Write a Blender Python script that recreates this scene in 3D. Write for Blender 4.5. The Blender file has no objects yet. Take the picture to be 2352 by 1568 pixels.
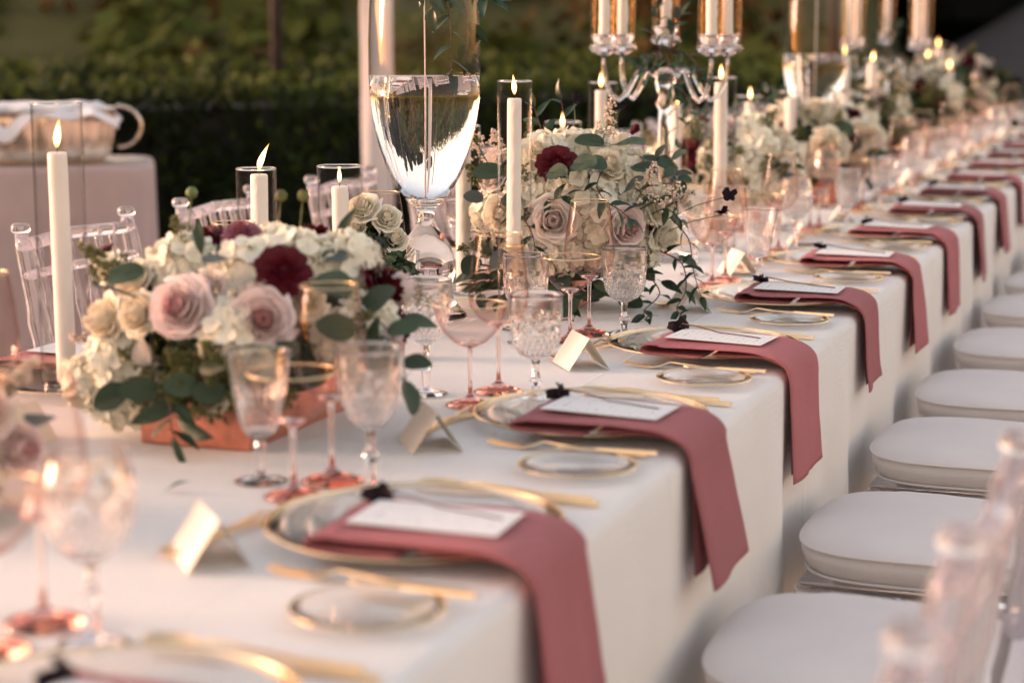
import bpy, math, random
from math import sin, cos, pi, radians as R
from mathutils import Vector, Matrix, Euler, noise
random.seed(7)
RT = random.Random(11)

# ------------------------------------------------------------------ scene, camera, light
scn = bpy.context.scene
col = scn.collection
CAM = Vector((0, 0, 1.33))
YAW, PITCH = 20.288, 9.557
cd = bpy.data.cameras.new('camera'); cam = bpy.data.objects.new('camera', cd); col.objects.link(cam)
cam.location = CAM
cam.rotation_euler = (R(90 - PITCH), 0, R(YAW))
cd.sensor_width = 36; cd.lens = 4300 / 2352 * 36
cd.clip_start = .05; cd.clip_end = 600
cd.dof.use_dof = True; cd.dof.focus_distance = 3.42; cd.dof.aperture_fstop = 2.7
cd.dof.aperture_blades = 0
scn.camera = cam

SUN_EL, SUN_ROT = 9.0, 258.0            # degrees, low in the west, left of and behind the camera
w = bpy.data.worlds.new('World'); scn.world = w; w.use_nodes = True
nt = w.node_tree; nt.nodes.clear()
sky = nt.nodes.new('ShaderNodeTexSky'); sky.sky_type = 'NISHITA'; sky.sun_disc = False
sky.sun_elevation = R(SUN_EL); sky.sun_rotation = R(SUN_ROT); sky.air_density = 1.0; sky.dust_density = .8; sky.ozone_density = 1.0
mx = nt.nodes.new('ShaderNodeMix'); mx.data_type = 'RGBA'; mx.blend_type = 'MULTIPLY'; mx.inputs[0].default_value = 1
gtc = nt.nodes.new('ShaderNodeTexCoord'); gsx = nt.nodes.new('ShaderNodeSeparateXYZ'); nt.links.new(gtc.outputs['Generated'], gsx.inputs[0])
grp = nt.nodes.new('ShaderNodeValToRGB'); ge = grp.color_ramp.elements; ge.new(.5)
for ei, (ep, ec) in enumerate([(0, (.56, .305, .245)), (.28, (1.0, .62, .455)), (1, (1.22, .81, .60))]): ge[ei].position = ep; ge[ei].color = (*ec, 1)
nt.links.new(gsx.outputs['Z'], grp.inputs[0]); nt.links.new(grp.outputs[0], mx.inputs[7])      # pink dusk air, rosier towards the horizon all the way round
bg = nt.nodes.new('ShaderNodeBackground'); bg.inputs[1].default_value = .15
out = nt.nodes.new('ShaderNodeOutputWorld')
nt.links.new(sky.outputs[0], mx.inputs[6]); nt.links.new(mx.outputs[2], bg.inputs[0]); nt.links.new(bg.outputs[0], out.inputs[0])

sd = bpy.data.lights.new('sun', 'SUN'); sun = bpy.data.objects.new('sun', sd); col.objects.link(sun)
sd.energy = .68; sd.angle = R(16); sd.color = (1, .72, .58)
sv = Vector((sin(R(SUN_ROT)) * cos(R(SUN_EL)), cos(R(SUN_ROT)) * cos(R(SUN_EL)), sin(R(SUN_EL))))
sun.rotation_euler = (-sv).to_track_quat('-Z', 'Y').to_euler()
scn.view_settings.view_transform = 'Standard'; scn.view_settings.look = 'None'
scn.view_settings.exposure = 2.55; scn.view_settings.gamma = 1; scn.view_settings.use_curve_mapping = False
cy = scn.cycles
cy.max_bounces = 20; cy.transmission_bounces = 20; cy.glossy_bounces = 6; cy.diffuse_bounces = 3; cy.transparent_max_bounces = 40
cy.use_denoising = True; cy.sample_clamp_indirect = 4; cy.blur_glossy = .5

# ------------------------------------------------------------------ materials
def mat(name):
    m = bpy.data.materials.new(name); m.use_nodes = True; m.node_tree.nodes.clear()
    o = m.node_tree.nodes.new('ShaderNodeOutputMaterial'); return m, m.node_tree, o
def N(t, kind, **kw):
    n = t.nodes.new(kind)
    for k, v in kw.items():
        if k.startswith('i_'): n.inputs[k[2:].replace('_', ' ')].default_value = v
        else: setattr(n, k, v)
    return n
def ramp(t, src, stops):
    r = t.nodes.new('ShaderNodeValToRGB'); e = r.color_ramp.elements
    while len(e) < len(stops): e.new(.5)
    for k, (p, c) in enumerate(stops): e[k].position = p; e[k].color = (*c, 1)
    t.links.new(src, r.inputs[0]); return r.outputs[0]
def pbr(name, c, rough=.6, var=.12, scale=30, bump=0, bscale=None, metal=0, sheen=0, sss=0, trans=0, coat=0, c2=None, rnd=0, two=None, spec=None):
    m, t, o = mat(name); p = N(t, 'ShaderNodeBsdfPrincipled')
    tc = N(t, 'ShaderNodeTexCoord'); nz = N(t, 'ShaderNodeTexNoise', i_Scale=scale, i_Detail=4.0)
    t.links.new(tc.outputs['Object'], nz.inputs['Vector'])
    c2 = c2 or tuple(max(0, x * (1 - 2 * var)) for x in c)
    hi = tuple(min(1, x * (1 + var)) for x in c)
    cc = ramp(t, nz.outputs['Fac'], [(.3, c2), (.68, hi)])
    if rnd:
        oi = N(t, 'ShaderNodeObjectInfo'); hs = N(t, 'ShaderNodeHueSaturation')
        mr = N(t, 'ShaderNodeMapRange'); mr.inputs['To Min'].default_value = 1 - rnd; mr.inputs['To Max'].default_value = 1 + rnd
        t.links.new(oi.outputs['Random'], mr.inputs['Value']); t.links.new(mr.outputs[0], hs.inputs['Value'])
        t.links.new(cc, hs.inputs['Color']); cc = hs.outputs[0]
    t.links.new(cc, p.inputs['Base Color'])
    p.inputs['Roughness'].default_value = rough; p.inputs['Metallic'].default_value = metal
    if spec is not None: p.inputs['Specular IOR Level'].default_value = spec
    if sheen: p.inputs['Sheen Weight'].default_value = sheen; p.inputs['Sheen Roughness'].default_value = .4; p.inputs['Sheen Tint'].default_value = (*[min(1, x * 1.5 + .12) for x in c], 1)
    if sss: p.inputs['Subsurface Weight'].default_value = sss; p.inputs['Subsurface Radius'].default_value = (1, .5, .3); p.inputs['Subsurface Scale'].default_value = .006
    if coat: p.inputs['Coat Weight'].default_value = coat
    if bump:
        nb = N(t, 'ShaderNodeTexNoise', i_Scale=bscale or scale * 8, i_Detail=3.0); t.links.new(tc.outputs['Object'], nb.inputs['Vector'])
        b = N(t, 'ShaderNodeBump', i_Strength=bump, i_Distance=.002); t.links.new(nb.outputs['Fac'], b.inputs['Height']); t.links.new(b.outputs[0], p.inputs['Normal'])
    res = p.outputs[0]
    if trans:
        tr = N(t, 'ShaderNodeBsdfTranslucent'); t.links.new(cc, tr.inputs['Color']); ms = N(t, 'ShaderNodeMixShader', i_Fac=trans)
        t.links.new(p.outputs[0], ms.inputs[1]); t.links.new(tr.outputs[0], ms.inputs[2]); res = ms.outputs[0]
    t.links.new(res, o.inputs[0]); return m
def weave(name, c, rough, sc, strength, sheen=.2, rnd=0, var=.05, wrinkle=.0):
    """woven cloth: fine crossed threads plus soft creases, as relief"""
    m = pbr(name, c, rough, var=var, scale=6, sheen=sheen, rnd=rnd); t = m.node_tree
    p = [n for n in t.nodes if n.type == 'BSDF_PRINCIPLED'][0]; tc = [n for n in t.nodes if n.type == 'TEX_COORD'][0]
    w1 = N(t, 'ShaderNodeTexWave', bands_direction='Y', i_Scale=sc, i_Distortion=1.5, i_Detail=2.0)
    w2 = N(t, 'ShaderNodeTexWave', bands_direction='X', i_Scale=sc, i_Distortion=1.5, i_Detail=2.0)
    for q in (w1, w2): t.links.new(tc.outputs['Object'], q.inputs['Vector'])
    a = N(t, 'ShaderNodeMath', operation='ADD'); t.links.new(w1.outputs['Fac'], a.inputs[0]); t.links.new(w2.outputs['Fac'], a.inputs[1])
    b = N(t, 'ShaderNodeBump', i_Strength=strength, i_Distance=.001); t.links.new(a.outputs[0], b.inputs['Height'])
    if wrinkle:
        n2 = N(t, 'ShaderNodeTexNoise', i_Scale=5.0, i_Detail=3.0, i_Distortion=.8); t.links.new(tc.outputs['Object'], n2.inputs['Vector'])
        b2 = N(t, 'ShaderNodeBump', i_Strength=wrinkle, i_Distance=.02); t.links.new(n2.outputs['Fac'], b2.inputs['Height']); t.links.new(b.outputs[0], b2.inputs['Normal']); b = b2
    t.links.new(b.outputs[0], p.inputs['Normal']); return m
def thick_glass(name, c=(1, 1, 1), ior=1.5, rough=0.0):
    m, t, o = mat(name); g = N(t, 'ShaderNodeBsdfGlass', i_IOR=ior, i_Roughness=rough); g.inputs['Color'].default_value = (*c, 1)
    t.links.new(g.outputs[0], o.inputs[0]); return m
def thin_glass(name, face=(.97, .97, .97), edge=(.9, .9, .9), refl=1.0):
    """blown shell too thin to bend light: clear face on, tinted and mirror-like at grazing angles"""
    m, t, o = mat(name)
    lw = N(t, 'ShaderNodeLayerWeight', i_Blend=.5)
    cc = ramp(t, lw.outputs['Facing'], [(.45, face), (.98, edge)])
    pw = N(t, 'ShaderNodeMath', operation='POWER'); pw.inputs[1].default_value = 4.0; t.links.new(lw.outputs['Facing'], pw.inputs[0])
    fr = N(t, 'ShaderNodeMath', operation='MULTIPLY_ADD'); fr.inputs[1].default_value = .7; fr.inputs[2].default_value = .009; t.links.new(pw.outputs[0], fr.inputs[0])
    tr = N(t, 'ShaderNodeBsdfTransparent'); t.links.new(cc, tr.inputs[0])
    gl = N(t, 'ShaderNodeBsdfGlossy', i_Roughness=.02)
    mu = N(t, 'ShaderNodeMath', operation='MULTIPLY', use_clamp=True); mu.inputs[1].default_value = refl
    t.links.new(fr.outputs[0], mu.inputs[0])
    ms = N(t, 'ShaderNodeMixShader'); t.links.new(mu.outputs[0], ms.inputs[0]); t.links.new(tr.outputs[0], ms.inputs[1]); t.links.new(gl.outputs[0], ms.inputs[2])
    t.links.new(ms.outputs[0], o.inputs[0]); return m

M = {}
M['cloth'] = weave('white_linen', (.80, .775, .74), .75, 260, .35, .15, var=.02, wrinkle=.22)
def creases(m):
    """ironed fold lines of the linen, as relief"""
    t = m.node_tree; p = [n for n in t.nodes if n.type == 'BSDF_PRINCIPLED'][0]; tc = [n for n in t.nodes if n.type == 'TEX_COORD'][0]
    sx = N(t, 'ShaderNodeSeparateXYZ'); t.links.new(tc.outputs['Object'], sx.inputs[0]); hs = []
    for ax, per, off in (('Y', .86, .31), ('X', .41, .2)):
        a = N(t, 'ShaderNodeMath', operation='MULTIPLY_ADD'); a.inputs[1].default_value = 1 / per; a.inputs[2].default_value = off; t.links.new(sx.outputs[ax], a.inputs[0])
        f = N(t, 'ShaderNodeMath', operation='PINGPONG'); f.inputs[1].default_value = .5; t.links.new(a.outputs[0], f.inputs[0])
        g = N(t, 'ShaderNodeMapRange'); g.inputs['From Max'].default_value = .012; g.inputs['To Min'].default_value = 1; g.inputs['To Max'].default_value = 0; t.links.new(f.outputs[0], g.inputs['Value']); hs.append(g)
    a = N(t, 'ShaderNodeMath', operation='MAXIMUM'); t.links.new(hs[0].outputs[0], a.inputs[0]); t.links.new(hs[1].outputs[0], a.inputs[1])
    b = N(t, 'ShaderNodeBump', i_Strength=.35, i_Distance=.004); t.links.new(a.outputs[0], b.inputs['Height']); old = p.inputs['Normal'].links[0].from_socket; t.links.new(old, b.inputs['Normal']); t.links.new(b.outputs[0], p.inputs['Normal'])
creases(M['cloth'])
M['bar_linen'] = weave('mauve_linen', (.42, .33, .325), .85, 240, .3, .2, wrinkle=.2)
M['velvet'] = weave('rose_velvet', (.375, .113, .124), .75, 300, .6, 1.0, rnd=.20, var=.08)
M['cushion'] = weave('white_cushion', (.86, .81, .79), .8, 300, .5, .2, var=.02)
M['towel'] = weave('white_towel', (.75, .74, .78), .9, 300, .4, .3)
M['drape'] = weave('white_drape', (.66, .60, .58), .8, 240, .3, .2)
M['wax'] = pbr('candle_wax', (.82, .775, .71), .45, .02, 20, bump=.25, bscale=60, sss=.5)
M['wick'] = pbr('wick', (.02, .015, .012), .9)
M['paper'] = pbr('cream_card', (.85, .80, .69), .7, .02, 60)
M['gold'] = pbr('brushed_gold', (.90, .68, .42), .36, .05, 40, metal=1)
M['rim_gold'] = pbr('gold_rim', (.92, .68, .40), .25, .05, 40, metal=1)
M['copper'] = pbr('hammered_copper', (.66, .29, .21), .36, .12, 40, bump=.3, bscale=70, metal=1)
M['silver'] = pbr('warm_silver', (.66, .57, .49), .25, .1, 20, metal=1)
M['dark_metal'] = pbr('dark_bronze', (.035, .022, .018), .6, .2, 10)
M['bottle'] = pbr('dark_bottle_glass', (.012, .014, .016), .12, .1, 10)
M['crystal'] = thick_glass('cut_crystal', (.985, .98, .985), 1.52)
def frosted_cuts():
    m, t, o = mat('cut_crystal_bowl'); g = N(t, 'ShaderNodeBsdfGlass', i_IOR=1.5, i_Roughness=.0); g.inputs['Color'].default_value = (1, 1, 1, 1)
    d = N(t, 'ShaderNodeBsdfTranslucent'); d.inputs[0].default_value = (.9, .88, .9, 1); d2 = N(t, 'ShaderNodeBsdfDiffuse'); d2.inputs[0].default_value = (.9, .88, .9, 1)
    a = N(t, 'ShaderNodeMixShader', i_Fac=.5); t.links.new(d.outputs[0], a.inputs[1]); t.links.new(d2.outputs[0], a.inputs[2])
    b = N(t, 'ShaderNodeMixShader', i_Fac=.02); t.links.new(g.outputs[0], b.inputs[1]); t.links.new(a.outputs[0], b.inputs[2]); t.links.new(b.outputs[0], o.inputs[0]); return m
M['crystal_bowl'] = frosted_cuts()
M['clear'] = thick_glass('clear_glass', (.98, .985, .985), 1.48)
M['acrylic'] = thick_glass('clear_acrylic', (.97, .965, .985), 1.40, .03)
def cloud(m, f):
    t = m.node_tree; o = [n for n in t.nodes if n.type == 'OUTPUT_MATERIAL'][0]; src = o.inputs[0].links[0].from_socket
    d = N(t, 'ShaderNodeBsdfTranslucent'); d.inputs[0].default_value = (.9, .87, .9, 1); d2 = N(t, 'ShaderNodeBsdfDiffuse'); d2.inputs[0].default_value = (.9, .87, .9, 1)
    a = N(t, 'ShaderNodeMixShader', i_Fac=.5); t.links.new(d.outputs[0], a.inputs[1]); t.links.new(d2.outputs[0], a.inputs[2])
    b = N(t, 'ShaderNodeMixShader', i_Fac=f); t.links.new(src, b.inputs[1]); t.links.new(a.outputs[0], b.inputs[2]); t.links.new(b.outputs[0], o.inputs[0])
cloud(M['acrylic'], .14)
M['water'] = thick_glass('water_filled_glass', (.985, .99, .99), 1.36)
M['rose_thick'] = thick_glass('rose_glass', (.965, .77, .73), 1.48)
M['rose_stem'] = thick_glass('pale_rose_glass', (.98, .90, .875), 1.48)
M['thin'] = thin_glass('thin_clear_glass')
M['rose_thin'] = thin_glass('thin_rose_glass', (.965, .895, .87), (.66, .34, .30))
M['white_petal'] = pbr('white_petal', (.83, .80, .70), .55, .03, 60, trans=.22, rnd=.05, c2=(.80, .78, .62))
M['cream_petal'] = pbr('cream_petal', (.85, .79, .66), .5, .05, 50, trans=.22, rnd=.05, c2=(.83, .75, .60))
M['blush_petal'] = pbr('blush_petal', (.85, .77, .71), .5, .04, 50, trans=.22, rnd=.05)
M['lav_petal'] = pbr('dusty_pink_petal', (.84, .71, .69), .5, .04, 50, trans=.2, rnd=.05)
M['lav_heart'] = pbr('deep_pink_heart', (.68, .42, .42), .5, .10, 80, trans=.3)
M['wine_petal'] = pbr('burgundy_petal', (.10, .004, .012), .6, .3, 90, trans=.1, spec=.25)
M['dusty_petal'] = pbr('mauve_petal', (.33, .11, .14), .5, .2, 90, trans=.15)
M['black_petal'] = pbr('chocolate_petal', (.012, .003, .007), .7, .3, 90, spec=.2)
M['euc'] = pbr('eucalyptus_leaf', (.040, .068, .036), .55, .2, 25, trans=.12, rnd=.3, c2=(.024, .045, .022), spec=.35)
M['ruscus'] = pbr('ruscus_leaf', (.016, .048, .018), .33, .25, 25, trans=.15, rnd=.3)
M['greyleaf'] = pbr('grey_leaf', (.085, .11, .10), .55, .2, 25, trans=.1, rnd=.2)
M['stem'] = pbr('green_stem', (.09, .13, .035), .55, .2, 40)
M['brownstem'] = pbr('brown_stem', (.10, .035, .03), .6, .2, 40)
M['filler'] = pbr('seed_filler', (.13, .135, .03), .6, .35, 60, trans=.1)
M['astilbe'] = pbr('astilbe_plume', (.72, .58, .47), .6, .2, 90)
M['core'] = pbr('floral_foam', (.05, .07, .02), .9, .3, 40)
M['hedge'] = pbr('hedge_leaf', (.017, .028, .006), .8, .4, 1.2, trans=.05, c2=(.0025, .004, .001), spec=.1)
M['hedge_tip'] = pbr('bright_hedge_leaf', (.062, .080, .011), .7, .3, 2, trans=.2, spec=.15)  # brighter, yellower leaf colour, mostly along the hedge tops
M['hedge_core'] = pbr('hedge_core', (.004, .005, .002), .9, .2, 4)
M['asphalt'] = pbr('asphalt', (.060, .049, .046), .85, .1, 3, spec=.2, bump=.3, bscale=90)
M['kerbstone'] = pbr('kerbstone', (.03, .024, .024), .8, .15, 4)
M['lawn'] = pbr('ground_gravel', (.150, .115, .090), .9, .35, 9, bump=.6, bscale=60, c2=(.075, .060, .045))
def hill_mat():
    m = pbr('hillside_scrub', (.080, .074, .030), .9, .3, .28, bump=.6, bscale=3, c2=(.014, .016, .005), spec=.05); return m
M['hill'] = hill_mat()
M['scrub'] = pbr('scrub_leaf', (.062, .074, .018), .9, spec=.05, var=.5, scale=.25, trans=.1, c2=(.012, .017, .004))
#(.7, .5, .25, trans=.1, c2=(.008, .011, .004))
M['scrub_warm'] = pbr('dry_scrub_leaf', (.11, .065, .024), .9, .4, .4, trans=.1, spec=.05)

def menu_mat():
    m = pbr('printed_menu', (.80, .785, .77), .6, .01, 40); t = m.node_tree
    p = [n for n in t.nodes if n.type == 'BSDF_PRINCIPLED'][0]; tc = [n for n in t.nodes if n.type == 'TEX_COORD'][0]
    sx = N(t, 'ShaderNodeSeparateXYZ'); t.links.new(tc.outputs['Object'], sx.inputs[0])
    # rows of fine grey script across the card
    ml = N(t, 'ShaderNodeMath', operation='MULTIPLY'); ml.inputs[1].default_value = 78; t.links.new(sx.outputs['X'], ml.inputs[0])
    fr = N(t, 'ShaderNodeMath', operation='FRACT'); t.links.new(ml.outputs[0], fr.inputs[0])
    lt = N(t, 'ShaderNodeMath', operation='LESS_THAN'); lt.inputs[1].default_value = .3; t.links.new(fr.outputs[0], lt.inputs[0])
    mp = N(t, 'ShaderNodeMapping'); mp.inputs['Scale'].default_value = (39, 260, 1); t.links.new(tc.outputs['Object'], mp.inputs['Vector'])
    nz = N(t, 'ShaderNodeTexNoise', i_Scale=1.0, i_Detail=2.0); t.links.new(mp.outputs[0], nz.inputs['Vector'])
    gt = N(t, 'ShaderNodeMath', operation='GREATER_THAN'); gt.inputs[1].default_value = .56; t.links.new(nz.outputs['Fac'], gt.inputs[0])
    ab = N(t, 'ShaderNodeMath', operation='ABSOLUTE'); t.links.new(sx.outputs['Y'], ab.inputs[0])
    l2 = N(t, 'ShaderNodeMath', operation='LESS_THAN'); l2.inputs[1].default_value = .036; t.links.new(ab.outputs[0], l2.inputs[0])
    k = N(t, 'ShaderNodeMath', operation='MULTIPLY'); t.links.new(lt.outputs[0], k.inputs[0]); t.links.new(gt.outputs[0], k.inputs[1])
    k2 = N(t, 'ShaderNodeMath', operation='MULTIPLY'); t.links.new(k.outputs[0], k2.inputs[0]); t.links.new(l2.outputs[0], k2.inputs[1])
    mxx = N(t, 'ShaderNodeMix', data_type='RGBA'); t.links.new(k2.outputs[0], mxx.inputs[0]); mxx.inputs[6].default_value = (.80, .785, .77, 1); mxx.inputs[7].default_value = (.38, .36, .37, 1)
    t.links.new(mxx.outputs[2], p.inputs['Base Color']); return m
M['menu'] = menu_mat()
def flame_mat():
    m, t, o = mat('candle_flame'); tc = N(t, 'ShaderNodeTexCoord'); sx = N(t, 'ShaderNodeSeparateXYZ'); t.links.new(tc.outputs['Object'], sx.inputs[0])
    mr = N(t, 'ShaderNodeMapRange'); mr.inputs['From Max'].default_value = .042; t.links.new(sx.outputs['Z'], mr.inputs[0])
    c = ramp(t, mr.outputs[0], [(0, (.9, .22, .05)), (.25, (1, .55, .16)), (.6, (1, .62, .22)), (1, (1, .30, .06))])
    s = ramp(t, mr.outputs[0], [(0, (.12,) * 3), (.3, (1,) * 3), (.65, (.8,) * 3), (1, (.25,) * 3)])
    mu = N(t, 'ShaderNodeMath', operation='MULTIPLY'); mu.inputs[1].default_value = 2.4; t.links.new(s, mu.inputs[0])
    e = N(t, 'ShaderNodeEmission'); t.links.new(c, e.inputs[0]); t.links.new(mu.outputs[0], e.inputs[1]); 
    lw = N(t, 'ShaderNodeLayerWeight', i_Blend=.5); mr2 = N(t, 'ShaderNodeMapRange'); mr2.inputs['From Min'].default_value = .35; mr2.inputs['From Max'].default_value = .95; t.links.new(lw.outputs['Facing'], mr2.inputs['Value'])
    tr = N(t, 'ShaderNodeBsdfTransparent'); ms = N(t, 'ShaderNodeMixShader'); t.links.new(mr2.outputs[0], ms.inputs[0]); t.links.new(e.outputs[0], ms.inputs[1]); t.links.new(tr.outputs[0], ms.inputs[2])   # thin hot gas: its rim is see-through
    t.links.new(ms.outputs[0], o.inputs[0]); return m
M['flame'] = flame_mat()

# ------------------------------------------------------------------ mesh helpers
class MB:
    def __init__(s): s.v = []; s.f = []; s.mi = []; s.sm = []; s.cur = 0; s.smooth = True
    def add(s, vs, fs, m=None):
        b = len(s.v); s.v += [tuple(x) for x in vs]
        for f in fs: s.f.append(tuple(b + i for i in f)); s.mi.append(s.cur); s.sm.append(s.smooth)
        return b
    def mesh(s, name, mats):
        me = bpy.data.meshes.new(name); me.from_pydata(s.v, [], s.f)
        for k in (mats if isinstance(mats, (list, tuple)) else [mats]): me.materials.append(M[k])
        me.polygons.foreach_set('material_index', s.mi); me.polygons.foreach_set('use_smooth', s.sm); me.update(); return me
    def lathe(s, prof, seg=32, fn=None, c=(0, 0, 0), cut=False):
        """prof: list of (r, z); fn(r, z, angle) may return a changed r"""
        rings = []; vs = []; fs = []
        for (r, z) in prof:
            if r < 1e-6: rings.append([len(vs)]); vs.append((c[0], c[1], c[2] + z)); continue
            ring = []
            for k in range(seg):
                a = 2 * pi * k / seg; rr = fn(r, z, a) if fn else r
                ring.append(len(vs)); vs.append((c[0] + rr * cos(a), c[1] + rr * sin(a), c[2] + z))
            rings.append(ring)
        for a, b in zip(rings, rings[1:]):
            la, lb = len(a), len(b)
            if la == 1 and lb == 1: continue
            for k in range(seg):
                k2 = (k + 1) % seg
                if la == 1: fs.append((a[0], b[k2], b[k]))
                elif lb == 1: fs.append((a[k], a[k2], b[0]))
                else: fs.append((a[k], a[k2], b[k2], b[k]))
        s.add(vs, fs)
    def tube(s, pts, rad, seg=8, cap=True):
        pts = [Vector(p) for p in pts]; n = len(pts); vs = []; fs = []
        rad = rad if isinstance(rad, (list, tuple)) else [rad] * n
        up = Vector((.123, .31, .94)).normalized()
        for i, p in enumerate(pts):
            d = (pts[min(i + 1, n - 1)] - pts[max(i - 1, 0)])
            d = d.normalized() if d.length > 1e-9 else Vector((0, 0, 1))
            x = up.cross(d)
            if x.length < .05: x = Vector((1, 0, 0)).cross(d)
            x.normalize(); y = d.cross(x); up = y if False else up
            for k in range(seg):
                a = 2 * pi * k / seg; vs.append(p + (x * cos(a) + y * sin(a)) * rad[i])
        for i in range(n - 1):
            for k in range(seg):
                k2 = (k + 1) % seg; fs.append((i * seg + k, i * seg + k2, (i + 1) * seg + k2, (i + 1) * seg + k))
        if cap: fs.append(tuple(range(seg - 1, -1, -1))); fs.append(tuple((n - 1) * seg + k for k in range(seg)))
        s.add(vs, fs)
    def box(s, x0, x1, y0, y1, z0, z1, bev=0):
        if bev <= 0:
            vs = [(x, y, z) for z in (z0, z1) for y in (y0, y1) for x in (x0, x1)]
            s.add(vs, [(0, 2, 3, 1), (4, 5, 7, 6), (0, 1, 5, 4), (2, 6, 7, 3), (0, 4, 6, 2), (1, 3, 7, 5)]); return
        b = bev; vs = []
        P = [(x, y, z, dx, dy, dz) for z, dz in ((z0, 1), (z1, -1)) for y, dy in ((y0, 1), (y1, -1)) for x, dx in ((x0, 1), (x1, -1))]
        for (x, y, z, dx, dy, dz) in P:
            vs += [(x, y + dy * b, z + dz * b), (x + dx * b, y, z + dz * b), (x + dx * b, y + dy * b, z)]
        import itertools
        fs = []
        q = lambda c, k: c * 3 + k
        fs += [(q(0, 0), q(4, 0), q(6, 0), q(2, 0)), (q(1, 0), q(3, 0), q(7, 0), q(5, 0)), (q(0, 1), q(1, 1), q(5, 1), q(4, 1)), (q(2, 1), q(6, 1), q(7, 1), q(3, 1)), (q(0, 2), q(2, 2), q(3, 2), q(1, 2)), (q(4, 2), q(5, 2), q(7, 2), q(6, 2))]
        for a, c in ((0, 1), (2, 3), (4, 5), (6, 7)): fs.append((q(a, 1), q(a, 2), q(c, 2), q(c, 1)))
        for a, c in ((0, 2), (1, 3), (4, 6), (5, 7)): fs.append((q(a, 0), q(a, 2), q(c, 2), q(c, 0)))
        for a, c in ((0, 4), (1, 5), (2, 6), (3, 7)): fs.append((q(a, 0), q(a, 1), q(c, 1), q(c, 0)))
        for a in range(8): fs.append((q(a, 0), q(a, 1), q(a, 2)))
        s.add(vs, fs)
    def grid(s, fn, nu, nv, closeu=False):
        vs = [fn(i / nu, j / nv) for j in range(nv + 1) for i in range(nu + 1)]; w_ = nu + 1
        s.add(vs, [(j * w_ + i, j * w_ + i + 1, (j + 1) * w_ + i + 1, (j + 1) * w_ + i) for j in range(nv) for i in range(nu)])
    def merge(s, o, mtx):
        b = len(s.v); s.v += [tuple(mtx @ Vector(x)) for x in o.v]
        s.f += [tuple(b + i for i in f) for f in o.f]; s.mi += [m_ if s.cur == 0 else s.cur for m_ in o.mi]; s.sm += o.sm

def ob(name, me, parent=None, loc=(0, 0, 0), rot=(0, 0, 0), scale=1, label=None):
    o = bpy.data.objects.new(name, me); col.objects.link(o)
    o.location = loc; o.rotation_euler = rot; o.scale = (scale,) * 3 if not isinstance(scale, (tuple, list)) else scale
    if parent: o.parent = parent
    if label: o['label'] = label
    return o
def thing(name, label, cat, loc=(0, 0, 0), rot=(0, 0, 0), group=None, me=None):
    o = ob(name, me, None, loc, rot); o['label'] = label; o['category'] = cat
    if group: o['group'] = group
    if me is None: o.empty_display_size = .05
    return o
def struct(name, me): o = ob(name, me); o['kind'] = 'structure'; return o
def fbm(x, y, z=0): return noise.noise(Vector((x, y, z)))
def aim(d, spin=0, ref=(0, 0, 1)):
    """matrix whose local Z points along d"""
    d = Vector(d).normalized(); x = Vector(ref).cross(d)
    if x.length < .01: x = Vector((1, 0, 0))
    x.normalize(); y = d.cross(x); m = Matrix((x, y, d)).transposed().to_4x4()
    return m @ Matrix.Rotation(spin, 4, 'Z')
ORD = ['nearest', 'second', 'third', 'fourth', 'fifth', 'sixth', 'seventh', 'eighth', 'ninth', 'tenth', 'eleventh', 'twelfth', 'thirteenth', 'fourteenth', 'fifteenth', 'sixteenth']

TZ = .76
TX0, TX1, TXC = -1.86, -.64, -1.25
Y0, Y1 = -.2, 11.0

# ------------------------------------------------------------------ ground and far setting
b = MB(); b.grid(lambda u, v: (-90 + 180 * u, -30 + 260 * v, .02 * fbm(u * 40, v * 50)), 60, 60); struct('ground', b.mesh('ground', 'lawn'))
def hill_h(x, y):
    d = max(0, (y * .93 - x * .34) - 17.5)          # distance into the hill from its foot
    e = max(0, min(1, (-x / max(y, 1) - .135) / .06)); e = e * e * (3 - 2 * e)     # the slope dies out where the drive begins
    return -.3 * (1 - e) + e * (7.0 * (1 - math.exp(-d * .34 / 7.0)) + min(d, 6) * .10 * fbm(x * .13, y * .13) * 2 + .6 * min(1, d / 4) * fbm(x * .35, y * .35, 3))
b = MB(); 
def hillfn(u, v):
    # strip running away to the left of the drive
    s_ = -70 + 85 * u; d = 17 + 75 * v
    x = s_ * .94 - d * .34; y = d * .94 + s_ * .34
    return (x, y, hill_h(x, y) - .05)
b.grid(hillfn, 110, 80); struct('hillside', b.mesh('hillside', 'hill'))

# asphalt drive climbing away behind the far end of the table, with a kerb along its upper edge
b = MB()
def drv(u, v):
    # v: 0 near .. 1 far ; u: 0 left .. 1 right
    y = 14 + 32 * v; zl = 0.012; x0 = -4.2 - (y - 14) * .16; wd = 6 + 12 * v
    x = x0 + wd * u; z = zl + min(7, .74 * max(0, x + 6.68)) * max(0, min(1, (y - 22) / 24))
    return (x, y, z)
b.grid(drv, 30, 30); struct('driveway', b.mesh('driveway', 'asphalt'))
b = MB(); b.smooth = False
for k in range(26):
    u0, u1 = .02 + k * .037, .02 + (k + .97) * .037
    p0 = Vector(drv(u0, 1)); p1 = Vector(drv(u1, 1))
    vs = [p0, p1, p1 + Vector((0, .4, 0)), p0 + Vector((0, .4, 0))]; vs += [q_ + Vector((0, 0, .35)) for q_ in vs]
    b.add(vs, [(0, 1, 5, 4), (1, 2, 6, 5), (2, 3, 7, 6), (3, 0, 4, 7), (4, 5, 6, 7)])
struct('kerb', b.mesh('kerb', 'kerbstone'))

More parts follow.
